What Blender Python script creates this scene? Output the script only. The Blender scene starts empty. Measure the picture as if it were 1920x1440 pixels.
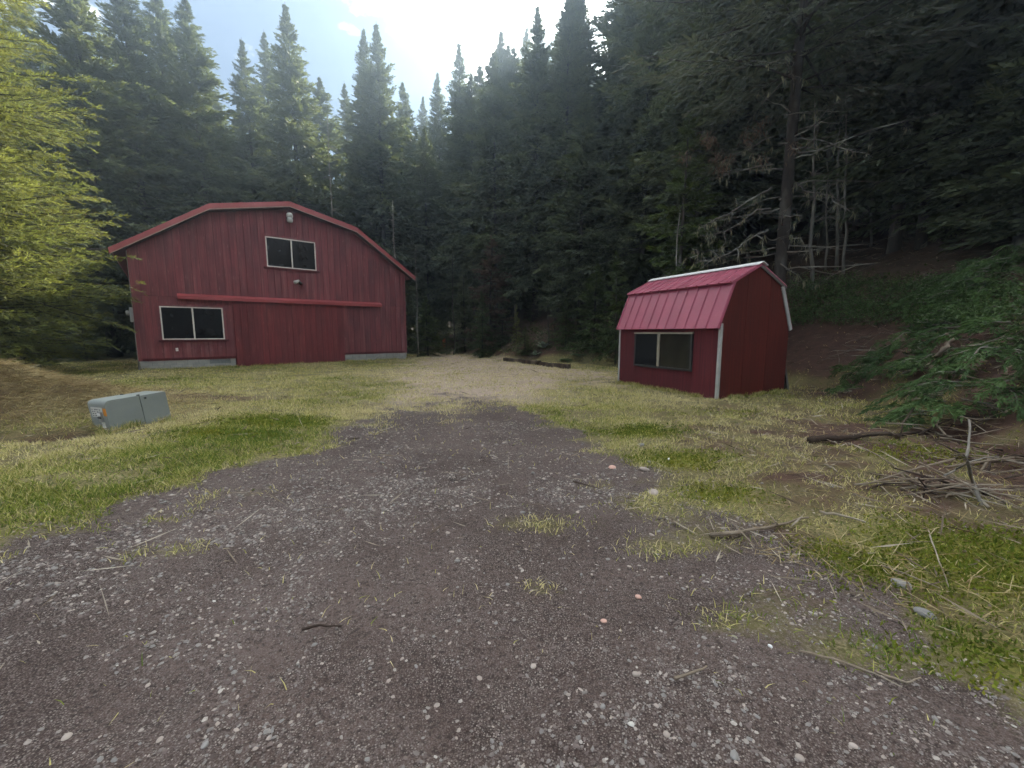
import bpy, math, random
import numpy as np
from mathutils import Vector, Matrix

R = math.radians
rnd = random.Random(7)
rng = np.random.default_rng(7)
sc = bpy.context.scene
C = sc.collection

# ------------------------------------------------------------------ camera, sky, sun, exposure
CAM_H, F_PX, PITCH = 1.6, 772.3, 0.124
cam_d = bpy.data.cameras.new('camera')
cam_d.sensor_width = 36.0
cam_d.lens = F_PX / 1920 * 36
cam_d.clip_start, cam_d.clip_end = 0.05, 3000
cam = bpy.data.objects.new('camera', cam_d)
cam.location = (0, 0, CAM_H)
cam.rotation_euler = (math.pi / 2 - PITCH, 0, 0)
C.objects.link(cam)
sc.camera = cam

SUN_AZ, SUN_EL = R(28), R(37.5)          # azimuth to the right of +Y
world = bpy.data.worlds.new('World')
sc.world = world
world.use_nodes = True
wt = world.node_tree
wt.nodes.clear()
wo = wt.nodes.new('ShaderNodeOutputWorld')
bg = wt.nodes.new('ShaderNodeBackground')
sky = wt.nodes.new('ShaderNodeTexSky')
sky.sky_type = 'NISHITA'
sky.sun_disc = False
sky.sun_elevation, sky.sun_rotation = SUN_EL, SUN_AZ
sky.air_density, sky.dust_density, sky.ozone_density = 0.45, 0.0, 1.5
bg.inputs['Strength'].default_value = 0.05
tc = wt.nodes.new('ShaderNodeTexCoord')
mp = wt.nodes.new('ShaderNodeMapping')
mp.inputs['Scale'].default_value = (1, 1, 1.8)
mp.inputs['Location'].default_value = (-3.404, 2.9715, -3.6123)
mp.inputs['Rotation'].default_value = (0, 0, R(15))
ns = wt.nodes.new('ShaderNodeTexNoise')
ns.inputs['Scale'].default_value = 2.2
ns.inputs['Detail'].default_value = 7
ns.inputs['Roughness'].default_value = 0.55
cr = wt.nodes.new('ShaderNodeMapRange')
cr.inputs['From Min'].default_value, cr.inputs['From Max'].default_value = 0.47, 0.62
cr.clamp = True
mx = wt.nodes.new('ShaderNodeMix')
mx.data_type = 'RGBA'
mul = wt.nodes.new('ShaderNodeMath'); mul.operation = 'MULTIPLY'; mul.inputs[1].default_value = 0.92
wt.links.new(tc.outputs['Generated'], mp.inputs['Vector'])
wt.links.new(mp.outputs[0], ns.inputs['Vector'])
wt.links.new(ns.outputs['Fac'], cr.inputs['Value'])
wt.links.new(cr.outputs[0], mul.inputs[0])
wt.links.new(mul.outputs[0], mx.inputs['Factor'])
wt.links.new(sky.outputs[0], mx.inputs['A'])
mx.inputs['B'].default_value = (46.0, 46.0, 45.6, 1)  # white cloud, brightened across the whole sky as fill for the ground
wt.links.new(mx.outputs['Result'], bg.inputs['Color'])
wt.links.new(bg.outputs[0], wo.inputs['Surface'])

sun_d = bpy.data.lights.new('sun', 'SUN')
sun_d.energy, sun_d.angle, sun_d.color = 5.0, R(0.53), (1.0, 0.93, 0.80)
sun = bpy.data.objects.new('sun', sun_d)
sdir = Vector((math.sin(SUN_AZ) * math.cos(SUN_EL), math.cos(SUN_AZ) * math.cos(SUN_EL), math.sin(SUN_EL)))
sun.rotation_euler = sdir.to_track_quat('Z', 'Y').to_euler()
sun.location = (10, 20, 60)
C.objects.link(sun)

sc.view_settings.view_transform = 'Standard'
sc.view_settings.look = 'None'
sc.view_settings.gamma = 1
sc.view_settings.exposure = 2.02
sc.view_settings.use_white_balance = True
sc.view_settings.white_balance_temperature = 7000
sc.view_settings.white_balance_tint = 8
sc.cycles.use_denoising = True
sc.cycles.max_bounces = 5
sc.cycles.diffuse_bounces = 3
sc.cycles.glossy_bounces = 2
sc.cycles.transmission_bounces = 2
sc.cycles.use_adaptive_sampling = True
sc.cycles.adaptive_threshold = 0.03
sc.cycles.transparent_max_bounces = 8

# ------------------------------------------------------------------ helpers
def ray(px, py):
    x, u = (px - 960) / F_PX, (720 - py) / F_PX
    c, s = math.cos(PITCH), math.sin(PITCH)
    return x, c + u * s, u * c - s          # X, Y (forward), Z(up)

def G(px, py, z=0.0):
    """the point of the horizontal plane z seen at a photo pixel"""
    x, y, k = ray(px, py)
    t = (z - CAM_H) / k
    return x * t, y * t

def at(px, py, Y):
    x, y, k = ray(px, py)
    t = Y / y
    return Vector((x * t, Y, CAM_H + k * t))

def hash2(ix, iy, seed):
    h = (ix.astype(np.int64) * 374761393 + iy.astype(np.int64) * 668265263 + seed * 974711) & 0xFFFFFFFF
    h = ((h ^ (h >> 13)) * 1274126177) & 0xFFFFFFFF
    return ((h ^ (h >> 16)) & 0xFFFF) / 65535.0

def vnoise(x, y, seed=0):
    ix, iy = np.floor(x), np.floor(y)
    fx, fy = x - ix, y - iy
    fx, fy = fx * fx * (3 - 2 * fx), fy * fy * (3 - 2 * fy)
    a, b = hash2(ix, iy, seed), hash2(ix + 1, iy, seed)
    c, d = hash2(ix, iy + 1, seed), hash2(ix + 1, iy + 1, seed)
    return (a + (b - a) * fx) * (1 - fy) + (c + (d - c) * fx) * fy

def fbm(x, y, seed=0, octv=4):
    v, a, n = 0, 1, 0
    for o in range(octv):
        v = v + a * vnoise(x * 2 ** o, y * 2 ** o, seed + o * 17)
        n += a
        a *= 0.5
    return v / n

def sdf(poly, x, y):
    """signed distance to a polygon, negative inside"""
    P = np.array(poly, float)
    d = np.full(x.shape, 1e9)
    inside = np.zeros(x.shape, bool)
    for i in range(len(P)):
        a, b = P[i], P[(i + 1) % len(P)]
        e = b - a
        wx, wy = x - a[0], y - a[1]
        t = np.clip((wx * e[0] + wy * e[1]) / (e @ e), 0, 1)
        d = np.minimum(d, (wx - e[0] * t) ** 2 + (wy - e[1] * t) ** 2)
        cond = ((a[1] <= y) & (b[1] > y)) | ((b[1] <= y) & (a[1] > y))
        with np.errstate(divide='ignore', invalid='ignore'):
            xi = a[0] + (y - a[1]) * e[0] / (e[1] if e[1] != 0 else 1e-9)
        inside ^= cond & (x < xi)
    d = np.sqrt(d)
    return np.where(inside, -d, d)

def sstep(a, b, v):
    t = np.clip((v - a) / (b - a), 0, 1)
    return t * t * (3 - 2 * t)

def tag(o, label=None, cat=None, group=None, kind=None):
    if label: o['label'] = label
    if cat: o['category'] = cat
    if group: o['group'] = group
    if kind: o['kind'] = kind
    return o

def empty(name, loc=(0, 0, 0), rz=0.0):
    o = bpy.data.objects.new(name, None)
    o.empty_display_size = 0.2
    o.location = loc
    o.rotation_euler = (0, 0, rz)
    C.objects.link(o)
    return o

def link(name, me, parent=None):
    o = bpy.data.objects.new(name, me)
    C.objects.link(o)
    if parent is not None: o.parent = parent
    return o

def copy_tree(o, parent=None):
    c = o.copy()
    C.objects.link(c)
    c.parent = parent
    for ch in list(o.children): copy_tree(ch, c)
    return c

class MB:
    def __init__(s): s.v, s.f = [], []
    def add(s, v, f):
        n = len(s.v)
        s.v += [tuple(p) for p in v]
        s.f += [tuple(i + n for i in q) for q in f]
        return s
    def box(s, x0, x1, y0, y1, z0, z1):
        return s.add([(x0, y0, z0), (x1, y0, z0), (x1, y1, z0), (x0, y1, z0), (x0, y0, z1), (x1, y0, z1), (x1, y1, z1), (x0, y1, z1)],
                     [(0, 3, 2, 1), (4, 5, 6, 7), (0, 1, 5, 4), (1, 2, 6, 5), (2, 3, 7, 6), (3, 0, 4, 7)])
    def prism(s, poly, axis, a, b):
        """poly of 2D points extruded along axis ('x': poly is (y,z); 'y': (x,z); 'z': (x,y)) from a to b"""
        def p3(p, t):
            return (t, p[0], p[1]) if axis == 'x' else (p[0], t, p[1]) if axis == 'y' else (p[0], p[1], t)
        n = len(poly)
        ar = sum(poly[i][0] * poly[(i + 1) % n][1] - poly[(i + 1) % n][0] * poly[i][1] for i in range(n))
        v = [p3(p, a) for p in poly] + [p3(p, b) for p in poly]
        f = [tuple(range(n))[::-1], tuple(range(n, 2 * n))] + [(i, (i + 1) % n, (i + 1) % n + n, i + n) for i in range(n)]
        flip = (ar > 0) == (axis == 'y')
        if (b < a): flip = not flip
        if flip: f = [q[::-1] for q in f]
        return s.add(v, f)
    def tube(s, pts, rad, n=6, cap=True):
        pts = [Vector(p) for p in pts]
        if not hasattr(rad, '__len__'): rad = [rad] * len(pts)
        rings, base = [], len(s.v)
        ref = Vector((0.31, 0.21, 0.93)).normalized()
        for i, p in enumerate(pts):
            t = (pts[min(i + 1, len(pts) - 1)] - pts[max(i - 1, 0)])
            t = t.normalized() if t.length > 1e-9 else Vector((0, 0, 1))
            r0 = ref if abs(t.dot(ref)) < 0.93 else Vector((1, 0, 0))
            a = t.cross(r0).normalized()
            b = t.cross(a)
            for k in range(n):
                an = 2 * math.pi * k / n
                s.v.append(tuple(p + (a * math.cos(an) + b * math.sin(an)) * rad[i]))
        for i in range(len(pts) - 1):
            for k in range(n):
                s.f.append((base + i * n + k, base + (i + 1) * n + k, base + (i + 1) * n + (k + 1) % n, base + i * n + (k + 1) % n))
        if cap:
            s.f.append(tuple(base + k for k in range(n)))
            s.f.append(tuple(base + (len(pts) - 1) * n + k for k in range(n))[::-1])
        return s
    def mesh(s, name, mat, smooth=False):
        me = bpy.data.meshes.new(name)
        me.from_pydata(s.v, [], s.f)
        me.materials.append(mat)
        if smooth: me.shade_smooth()
        me.update()
        return me
    def build(s, name, mat, parent=None, smooth=False, bevel=0):
        o = link(name, s.mesh(name, mat, smooth), parent)
        if bevel:
            m = o.modifiers.new('bevel', 'BEVEL')
            m.width, m.segments, m.limit_method = bevel, 2, 'ANGLE'
        return o

def np_mesh(name, V, F, mat, tint=None, smooth=False):
    """V (n,3), F (m,k) arrays -> mesh; tint = one value per face"""
    me = bpy.data.meshes.new(name)
    V = np.ascontiguousarray(V, np.float32)
    F = np.ascontiguousarray(F, np.int32)
    m, k = F.shape
    me.vertices.add(len(V))
    me.vertices.foreach_set('co', V.ravel())
    me.loops.add(m * k)
    me.loops.foreach_set('vertex_index', F.ravel())
    me.polygons.add(m)
    me.polygons.foreach_set('loop_start', np.arange(m, dtype=np.int32) * k)
    me.polygons.foreach_set('loop_total', np.full(m, k, np.int32))
    me.update(calc_edges=True)
    if tint is not None:
        at_ = me.attributes.new('tint', 'FLOAT', 'FACE')
        at_.data.foreach_set('value', np.ascontiguousarray(tint, np.float32))
    me.materials.append(mat)
    if smooth: me.shade_smooth()
    return me

# ------------------------------------------------------------------ materials
class NT:
    """small node-graph helper"""
    def __init__(s, name):
        s.m = bpy.data.materials.new(name)
        s.m.use_nodes = True
        s.t = s.m.node_tree
        s.t.nodes.clear()
        s.out = s.t.nodes.new('ShaderNodeOutputMaterial')
    def n(s, typ, **kw):
        nd = s.t.nodes.new(typ)
        for k, v in kw.items():
            if hasattr(nd, k): setattr(nd, k, v)
            else: nd.inputs[k.replace('_', ' ')].default_value = v
        return nd
    def l(s, a, b): s.t.links.new(a, b)
    def coord(s, which='Object', scale=(1, 1, 1)):
        c = s.n('ShaderNodeTexCoord'); m = s.n('ShaderNodeMapping')
        m.inputs['Scale'].default_value = scale
        s.l(c.outputs[which], m.inputs['Vector'])
        return m.outputs[0]
    def noise(s, vec, scale, detail=4, rough=0.55, dist=0.0):
        nd = s.n('ShaderNodeTexNoise', Scale=scale, Detail=detail, Roughness=rough, Distortion=dist)
        if vec is not None: s.l(vec, nd.inputs['Vector'])
        return nd.outputs['Fac']
    def ramp(s, fac, lo, hi):
        nd = s.n('ShaderNodeMapRange')
        nd.clamp = True
        nd.inputs['From Min'].default_value, nd.inputs['From Max'].default_value = lo, hi
        s.l(fac, nd.inputs['Value'])
        return nd.outputs[0]
    def mix(s, fac, a, b, mode='MIX'):
        nd = s.n('ShaderNodeMix', data_type='RGBA', blend_type=mode)
        for sock, v in ((nd.inputs['Factor'], fac), (nd.inputs['A'], a), (nd.inputs['B'], b)):
            if isinstance(v, (int, float)): sock.default_value = v
            elif isinstance(v, (tuple, list)): sock.default_value = (*v[:3], 1)
            else: s.l(v, sock)
        return nd.outputs['Result']
    def math(s, op, a, b=None):
        nd = s.n('ShaderNodeMath', operation=op)
        for i, v in enumerate((a, b)):
            if v is None: continue
            if isinstance(v, (int, float)): nd.inputs[i].default_value = v
            else: s.l(v, nd.inputs[i])
        return nd.outputs[0]
    def attr(s, name):
        return s.n('ShaderNodeAttribute', attribute_name=name).outputs['Fac']
    def rand(s):
        return s.n('ShaderNodeObjectInfo').outputs['Random']
    def bsdf(s, color, rough=0.8, metal=0.0, spec=0.3, bump=None, bstr=0.3, bdist=0.02):
        p = s.n('ShaderNodeBsdfPrincipled')
        for sock, v in ((p.inputs['Base Color'], color), (p.inputs['Roughness'], rough)):
            if isinstance(v, (int, float)): sock.default_value = v
            elif isinstance(v, (tuple, list)): sock.default_value = (*v[:3], 1)
            else: s.l(v, sock)
        p.inputs['Metallic'].default_value = metal
        p.inputs['Specular IOR Level'].default_value = spec
        if bump is not None:
            b = s.n('ShaderNodeBump', Strength=bstr, Distance=bdist)
            s.l(bump, b.inputs['Height'])
            s.l(b.outputs[0], p.inputs['Normal'])
        s.p = p
        return p.outputs[0]
    def done(s, sh):
        s.l(sh, s.out.inputs['Surface'])
        return s.m

def plain(name, c, rough=0.7, metal=0.0, spec=0.3, var=0.25, scale=6.0, bump=0.15, rvar=0.0):
    t = NT(name)
    v = t.coord('Object')
    n1 = t.noise(v, scale, 5)
    n2 = t.noise(v, scale * 9, 3)
    f = t.math('ADD', t.math('MULTIPLY', n1, 0.7), t.math('MULTIPLY', n2, 0.3))
    f = t.ramp(f, 0.3, 0.7)
    lo = tuple(x * (1 - var) for x in c); hi = tuple(min(1, x * (1 + var)) for x in c)
    col = t.mix(f, lo, hi)
    if rvar:
        col = t.mix(t.math('MULTIPLY', t.rand(), rvar), col, tuple(x * 0.45 for x in c))
    return t.done(t.bsdf(col, rough, metal, spec, n2, bump))

def wood_paint(name, c, pale, dark, streak=1.0):
    """weathered painted boards, grain along Z"""
    t = NT(name)
    co = t.n('ShaderNodeTexCoord')
    def mapped(sc_):
        m = t.n('ShaderNodeMapping')
        m.inputs['Scale'].default_value = sc_
        t.l(co.outputs['Object'], m.inputs['Vector'])
        r = t.n('ShaderNodeVectorMath', operation='ADD')
        cm = t.n('ShaderNodeCombineXYZ')
        t.l(t.math('MULTIPLY', t.rand(), 37.0), cm.inputs['X'])
        t.l(t.math('MULTIPLY', t.rand(), 91.0), cm.inputs['Z'])
        t.l(m.outputs[0], r.inputs[0]); t.l(cm.outputs[0], r.inputs[1])
        return r.outputs[0]
    g = t.noise(mapped((22, 22, 0.8)), 1.0, 6, 0.6)
    big = t.noise(mapped((1.6, 1.6, 0.5)), 1.0, 4)
    sp = t.noise(mapped((30, 30, 3.0)), 1.0, 3, 0.5)
    col = t.mix(t.ramp(g, 0.3, 0.7), tuple(x * 0.62 for x in c), tuple(x * 1.25 for x in c))
    fade = t.noise(mapped((9, 9, 0.35)), 1.0, 5, 0.6)
    col = t.mix(t.math('MULTIPLY', t.ramp(fade, 0.50, 0.72), 0.5 * streak), col, tuple(0.45 * x + 0.55 * y for x, y in zip(c, pale)))
    col = t.mix(t.math('MULTIPLY', t.ramp(big, 0.42, 0.68), 0.6), col, dark)
    col = t.mix(t.math('MULTIPLY', t.ramp(sp, 0.65, 0.73), 0.75 * streak), col, pale)
    col = t.mix(t.math('MULTIPLY', t.rand(), 0.28), col, dark)
    return t.done(t.bsdf(col, 0.82, 0, 0.2, g, 0.35, 0.01))

def foliage(name, lo, hi, transl=0.38, rough=0.6):
    t = NT(name)
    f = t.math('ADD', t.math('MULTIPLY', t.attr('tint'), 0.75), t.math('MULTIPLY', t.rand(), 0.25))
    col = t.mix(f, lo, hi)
    d = t.bsdf(col, rough, 0, 0.25)
    tr = t.n('ShaderNodeBsdfTranslucent')
    t.l(t.mix(1.0, col, (1.25, 1.25, 0.7), 'MULTIPLY'), tr.inputs['Color'])
    ms = t.n('ShaderNodeMixShader')
    ms.inputs[0].default_value = transl
    t.l(d, ms.inputs[1]); t.l(tr.outputs[0], ms.inputs[2])
    return t.done(ms.outputs[0])

def tint_ramp(name, stops, rough=0.85, transl=0.0, spec=0.2, noise_scale=0):
    t = NT(name)
    r = t.n('ShaderNodeValToRGB')
    e = r.color_ramp.elements
    while len(e) < len(stops): e.new(0.5)
    for el, (p, c) in zip(e, stops):
        el.position = p; el.color = (*c, 1)
    t.l(t.attr('tint'), r.inputs[0])
    col = r.outputs[0]
    if noise_scale:
        col = t.mix(t.noise(t.coord('Object'), noise_scale, 3), t.mix(1.0, col, (0.65, 0.65, 0.65), 'MULTIPLY'), t.mix(1.0, col, (1.25, 1.25, 1.25), 'MULTIPLY'))
    d = t.bsdf(col, rough, 0, spec)
    if transl:
        tr = t.n('ShaderNodeBsdfTranslucent'); t.l(col, tr.inputs['Color'])
        ms = t.n('ShaderNodeMixShader'); ms.inputs[0].default_value = transl
        t.l(d, ms.inputs[1]); t.l(tr.outputs[0], ms.inputs[2])
        return t.done(ms.outputs[0])
    return t.done(d)

def bark(name, c, pale):
    t = NT(name)
    v = t.coord('Object', (1, 1, 0.25))
    n1, n2 = t.noise(v, 9, 6, 0.65), t.noise(t.coord('Object', (1, 1, 0.6)), 1.3, 4)
    col = t.mix(t.ramp(n1, 0.35, 0.65), tuple(x * 0.6 for x in c), c)
    col = t.mix(t.math('MULTIPLY', t.ramp(n2, 0.52, 0.66), 0.75), col, pale)
    return t.done(t.bsdf(col, 0.9, 0, 0.1, n1, 0.6, 0.03))

def metal_paint(name, c, rough=0.4, fade=(0.5, 0.4, 0.38)):
    t = NT(name)
    n1, n2 = t.noise(t.coord('Object'), 1.7, 5), t.noise(t.coord('Object', (1, 1, 0.3)), 24, 4)
    col = t.mix(t.ramp(n1, 0.3, 0.75), tuple(x * 0.86 for x in c), tuple(x * 1.1 for x in c))
    col = t.mix(t.math('MULTIPLY', t.ramp(n2, 0.62, 0.8), 0.25), col, fade)
    return t.done(t.bsdf(col, t.math('ADD', t.math('MULTIPLY', n1, 0.25), rough - 0.1), 0.0, 0.4, n2, 0.05))

def glass_dark(name, c, rough=0.06, spec=0.35):
    t = NT(name)
    n1 = t.noise(t.coord('Object'), 2.2, 4)
    col = t.mix(t.ramp(n1, 0.4, 0.7), tuple(x * 0.6 for x in c), c)
    return t.done(t.bsdf(col, t.math('ADD', t.math('MULTIPLY', n1, 0.08), rough), 0, spec))

M = {}
M['barn_red'] = wood_paint('barn red boards', (0.240, 0.068, 0.075), (0.46, 0.31, 0.30), (0.085, 0.036, 0.040))
M['door_red'] = wood_paint('door red boards', (0.20, 0.044, 0.047), (0.38, 0.19, 0.18), (0.090, 0.026, 0.028), 0.8)
M['trim_red'] = wood_paint('trim red', (0.12, 0.024, 0.026), (0.22, 0.1, 0.09), (0.05, 0.012, 0.014), 0.3)
M['roof_red'] = metal_paint('roof red metal', (0.36, 0.070, 0.075))
M['shed_roof'] = metal_paint('shed roof red metal', (0.33, 0.072, 0.115), 0.34)
M['rail_red'] = metal_paint('rail red', (0.32, 0.06, 0.065), 0.45)
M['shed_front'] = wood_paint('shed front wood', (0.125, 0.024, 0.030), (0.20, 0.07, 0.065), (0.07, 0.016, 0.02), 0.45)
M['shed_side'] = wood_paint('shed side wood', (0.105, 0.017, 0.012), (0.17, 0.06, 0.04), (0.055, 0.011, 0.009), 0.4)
M['inner'] = plain('dark interior', (0.012, 0.011, 0.012))
M['white_frame'] = plain('white window frame', (0.62, 0.60, 0.55), 0.5, var=0.1)
M['tan_frame'] = plain('tan window frame', (0.30, 0.27, 0.21), 0.5, var=0.15)
M['dark_frame'] = plain('dark window frame', (0.035, 0.035, 0.036), 0.45)
M['glass'] = glass_dark('dark window glass', (0.010, 0.011, 0.013))
M['glass_tan'] = glass_dark('reflection-tinted window glass', (0.030, 0.028, 0.021), 0.12)  # beige reflection put into the pane's base colour
M['screen'] = glass_dark('window screen', (0.014, 0.015, 0.017), 0.6, 0.1)
M['block'] = plain('concrete block', (0.36, 0.36, 0.34), 0.95, spec=0.1, var=0.22, scale=5, bump=0.5, rvar=0.3)
M['block_dark'] = plain('dark concrete block', (0.17, 0.18, 0.18), 0.95, spec=0.1, var=0.2, scale=5, bump=0.5)
M['mortar'] = plain('mortar', (0.24, 0.24, 0.22), 0.95, spec=0.1, bump=0.4)
M['soffit'] = plain('soffit wood', (0.10, 0.055, 0.05), 0.9, spec=0.1)
M['rake_light'] = plain('rake edge trim', (0.34, 0.24, 0.20), 0.7)
M['galv'] = plain('galvanised trim', (0.44, 0.45, 0.44), 0.5, 0.3, 0.5, var=0.2, scale=4)
M['cap_white'] = plain('white ridge metal', (0.72, 0.72, 0.72), 0.45, var=0.08)
M['lamp_white'] = plain('lamp housing', (0.55, 0.55, 0.53), 0.5, var=0.12)
M['lamp_glass'] = plain('lamp lens', (0.42, 0.44, 0.44), 0.15, spec=0.5, var=0.1)
M['grey_plastic'] = plain('grey plastic', (0.42, 0.44, 0.45), 0.5, var=0.1)
M['box_green'] = metal_paint('utility box paint', (0.22, 0.245, 0.235), 0.5, (0.32, 0.33, 0.31))
M['box_base'] = plain('utility box base', (0.065, 0.09, 0.088), 0.7)
M['sticker'] = plain('white sticker', (0.55, 0.55, 0.52), 0.6, var=0.12)
M['ink'] = plain('black ink', (0.02, 0.02, 0.022), 0.6)
M['orange'] = plain('orange sticker', (0.62, 0.22, 0.012), 0.5, var=0.12)
M['orange_flag'] = plain('orange marker', (0.85, 0.10, 0.03), 0.6, var=0.1)
M['steel'] = plain('latch steel', (0.30, 0.31, 0.31), 0.4, 0.6, 0.5)
M['timber'] = bark('old landscape timber', (0.055, 0.038, 0.03), (0.20, 0.16, 0.12))
M['bark_dark'] = bark('dark fir bark', (0.050, 0.040, 0.034), (0.13, 0.125, 0.11))
M['bark_pale'] = bark('pale lichen bark', (0.075, 0.066, 0.058), (0.26, 0.26, 0.23))
M['bark_white'] = bark('bleached dead wood', (0.26, 0.24, 0.21), (0.46, 0.44, 0.40))
M['twig'] = bark('grey lichen twig', (0.20, 0.185, 0.16), (0.40, 0.41, 0.35))
M['stick'] = bark('weathered stick', (0.26, 0.21, 0.16), (0.42, 0.38, 0.31))
M['stick_dark'] = bark('dark stick', (0.07, 0.05, 0.04), (0.16, 0.13, 0.10))
M['plank_grey'] = plain('old grey plank', (0.10, 0.095, 0.085), 0.9, var=0.3, scale=3)
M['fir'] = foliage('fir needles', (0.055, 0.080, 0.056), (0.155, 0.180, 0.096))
M['fir_near'] = foliage('sunlit fir needles', (0.085, 0.112, 0.036), (0.235, 0.250, 0.092), 0.45)  # paler copy of the needles, with sunlight put into the colour
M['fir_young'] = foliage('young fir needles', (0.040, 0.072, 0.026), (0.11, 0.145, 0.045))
M['pine'] = foliage('grey pine needles', (0.060, 0.074, 0.062), (0.150, 0.158, 0.125))
M['dead_needles'] = foliage('brown dead needles', (0.07, 0.045, 0.032), (0.17, 0.11, 0.075), 0.2)
M['slash'] = foliage('cut fir boughs', (0.028, 0.066, 0.022), (0.095, 0.165, 0.050), 0.25)
M['lichen'] = foliage('hanging lichen', (0.18, 0.18, 0.12), (0.32, 0.31, 0.21), 0.3)
M['leaf'] = foliage('salal leaves', (0.030, 0.064, 0.022), (0.105, 0.17, 0.055), 0.25, 0.4)
M['fern'] = foliage('fern fronds', (0.045, 0.095, 0.045), (0.10, 0.165, 0.085), 0.3)
M['mullein'] = foliage('woolly grey leaves', (0.16, 0.21, 0.18), (0.28, 0.33, 0.29), 0.15)
M['grass'] = tint_ramp('grass blades', [(0, (0.095, 0.150, 0.020)), (0.3, (0.235, 0.265, 0.045)), (0.55, (0.46, 0.42, 0.16)), (1, (0.62, 0.54, 0.31))], transl=0.25)
M['straw'] = tint_ramp('dry straw', [(0, (0.15, 0.10, 0.05)), (0.5, (0.30, 0.23, 0.11)), (1, (0.46, 0.40, 0.24))], transl=0.15)
M['gravel'] = tint_ramp('gravel stones', [(0, (0.09, 0.068, 0.062)), (0.3, (0.175, 0.14, 0.13)), (0.55, (0.23, 0.22, 0.21)), (0.8, (0.36, 0.305, 0.27)), (0.95, (0.42, 0.385, 0.35)), (1, (0.54, 0.52, 0.48))], spec=0.15, noise_scale=60)
M['litter'] = tint_ramp('litter twigs', [(0, (0.07, 0.05, 0.035)), (0.6, (0.20, 0.16, 0.12)), (1, (0.42, 0.38, 0.31))])
M['moss'] = tint_ramp('moss tufts', [(0, (0.07, 0.11, 0.014)), (0.5, (0.15, 0.18, 0.02)), (1, (0.27, 0.24, 0.03))], transl=0.2)
M['stone_pink'] = plain('salmon stone', (0.52, 0.33, 0.27), 0.9, spec=0.1, scale=30)
M['stone_white'] = plain('pale stone', (0.42, 0.36, 0.32), 0.9, spec=0.1, scale=30, rvar=0.5)
M['stone_grey'] = plain('grey stone', (0.27, 0.26, 0.25), 0.9, spec=0.1, scale=30, rvar=0.5)

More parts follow.
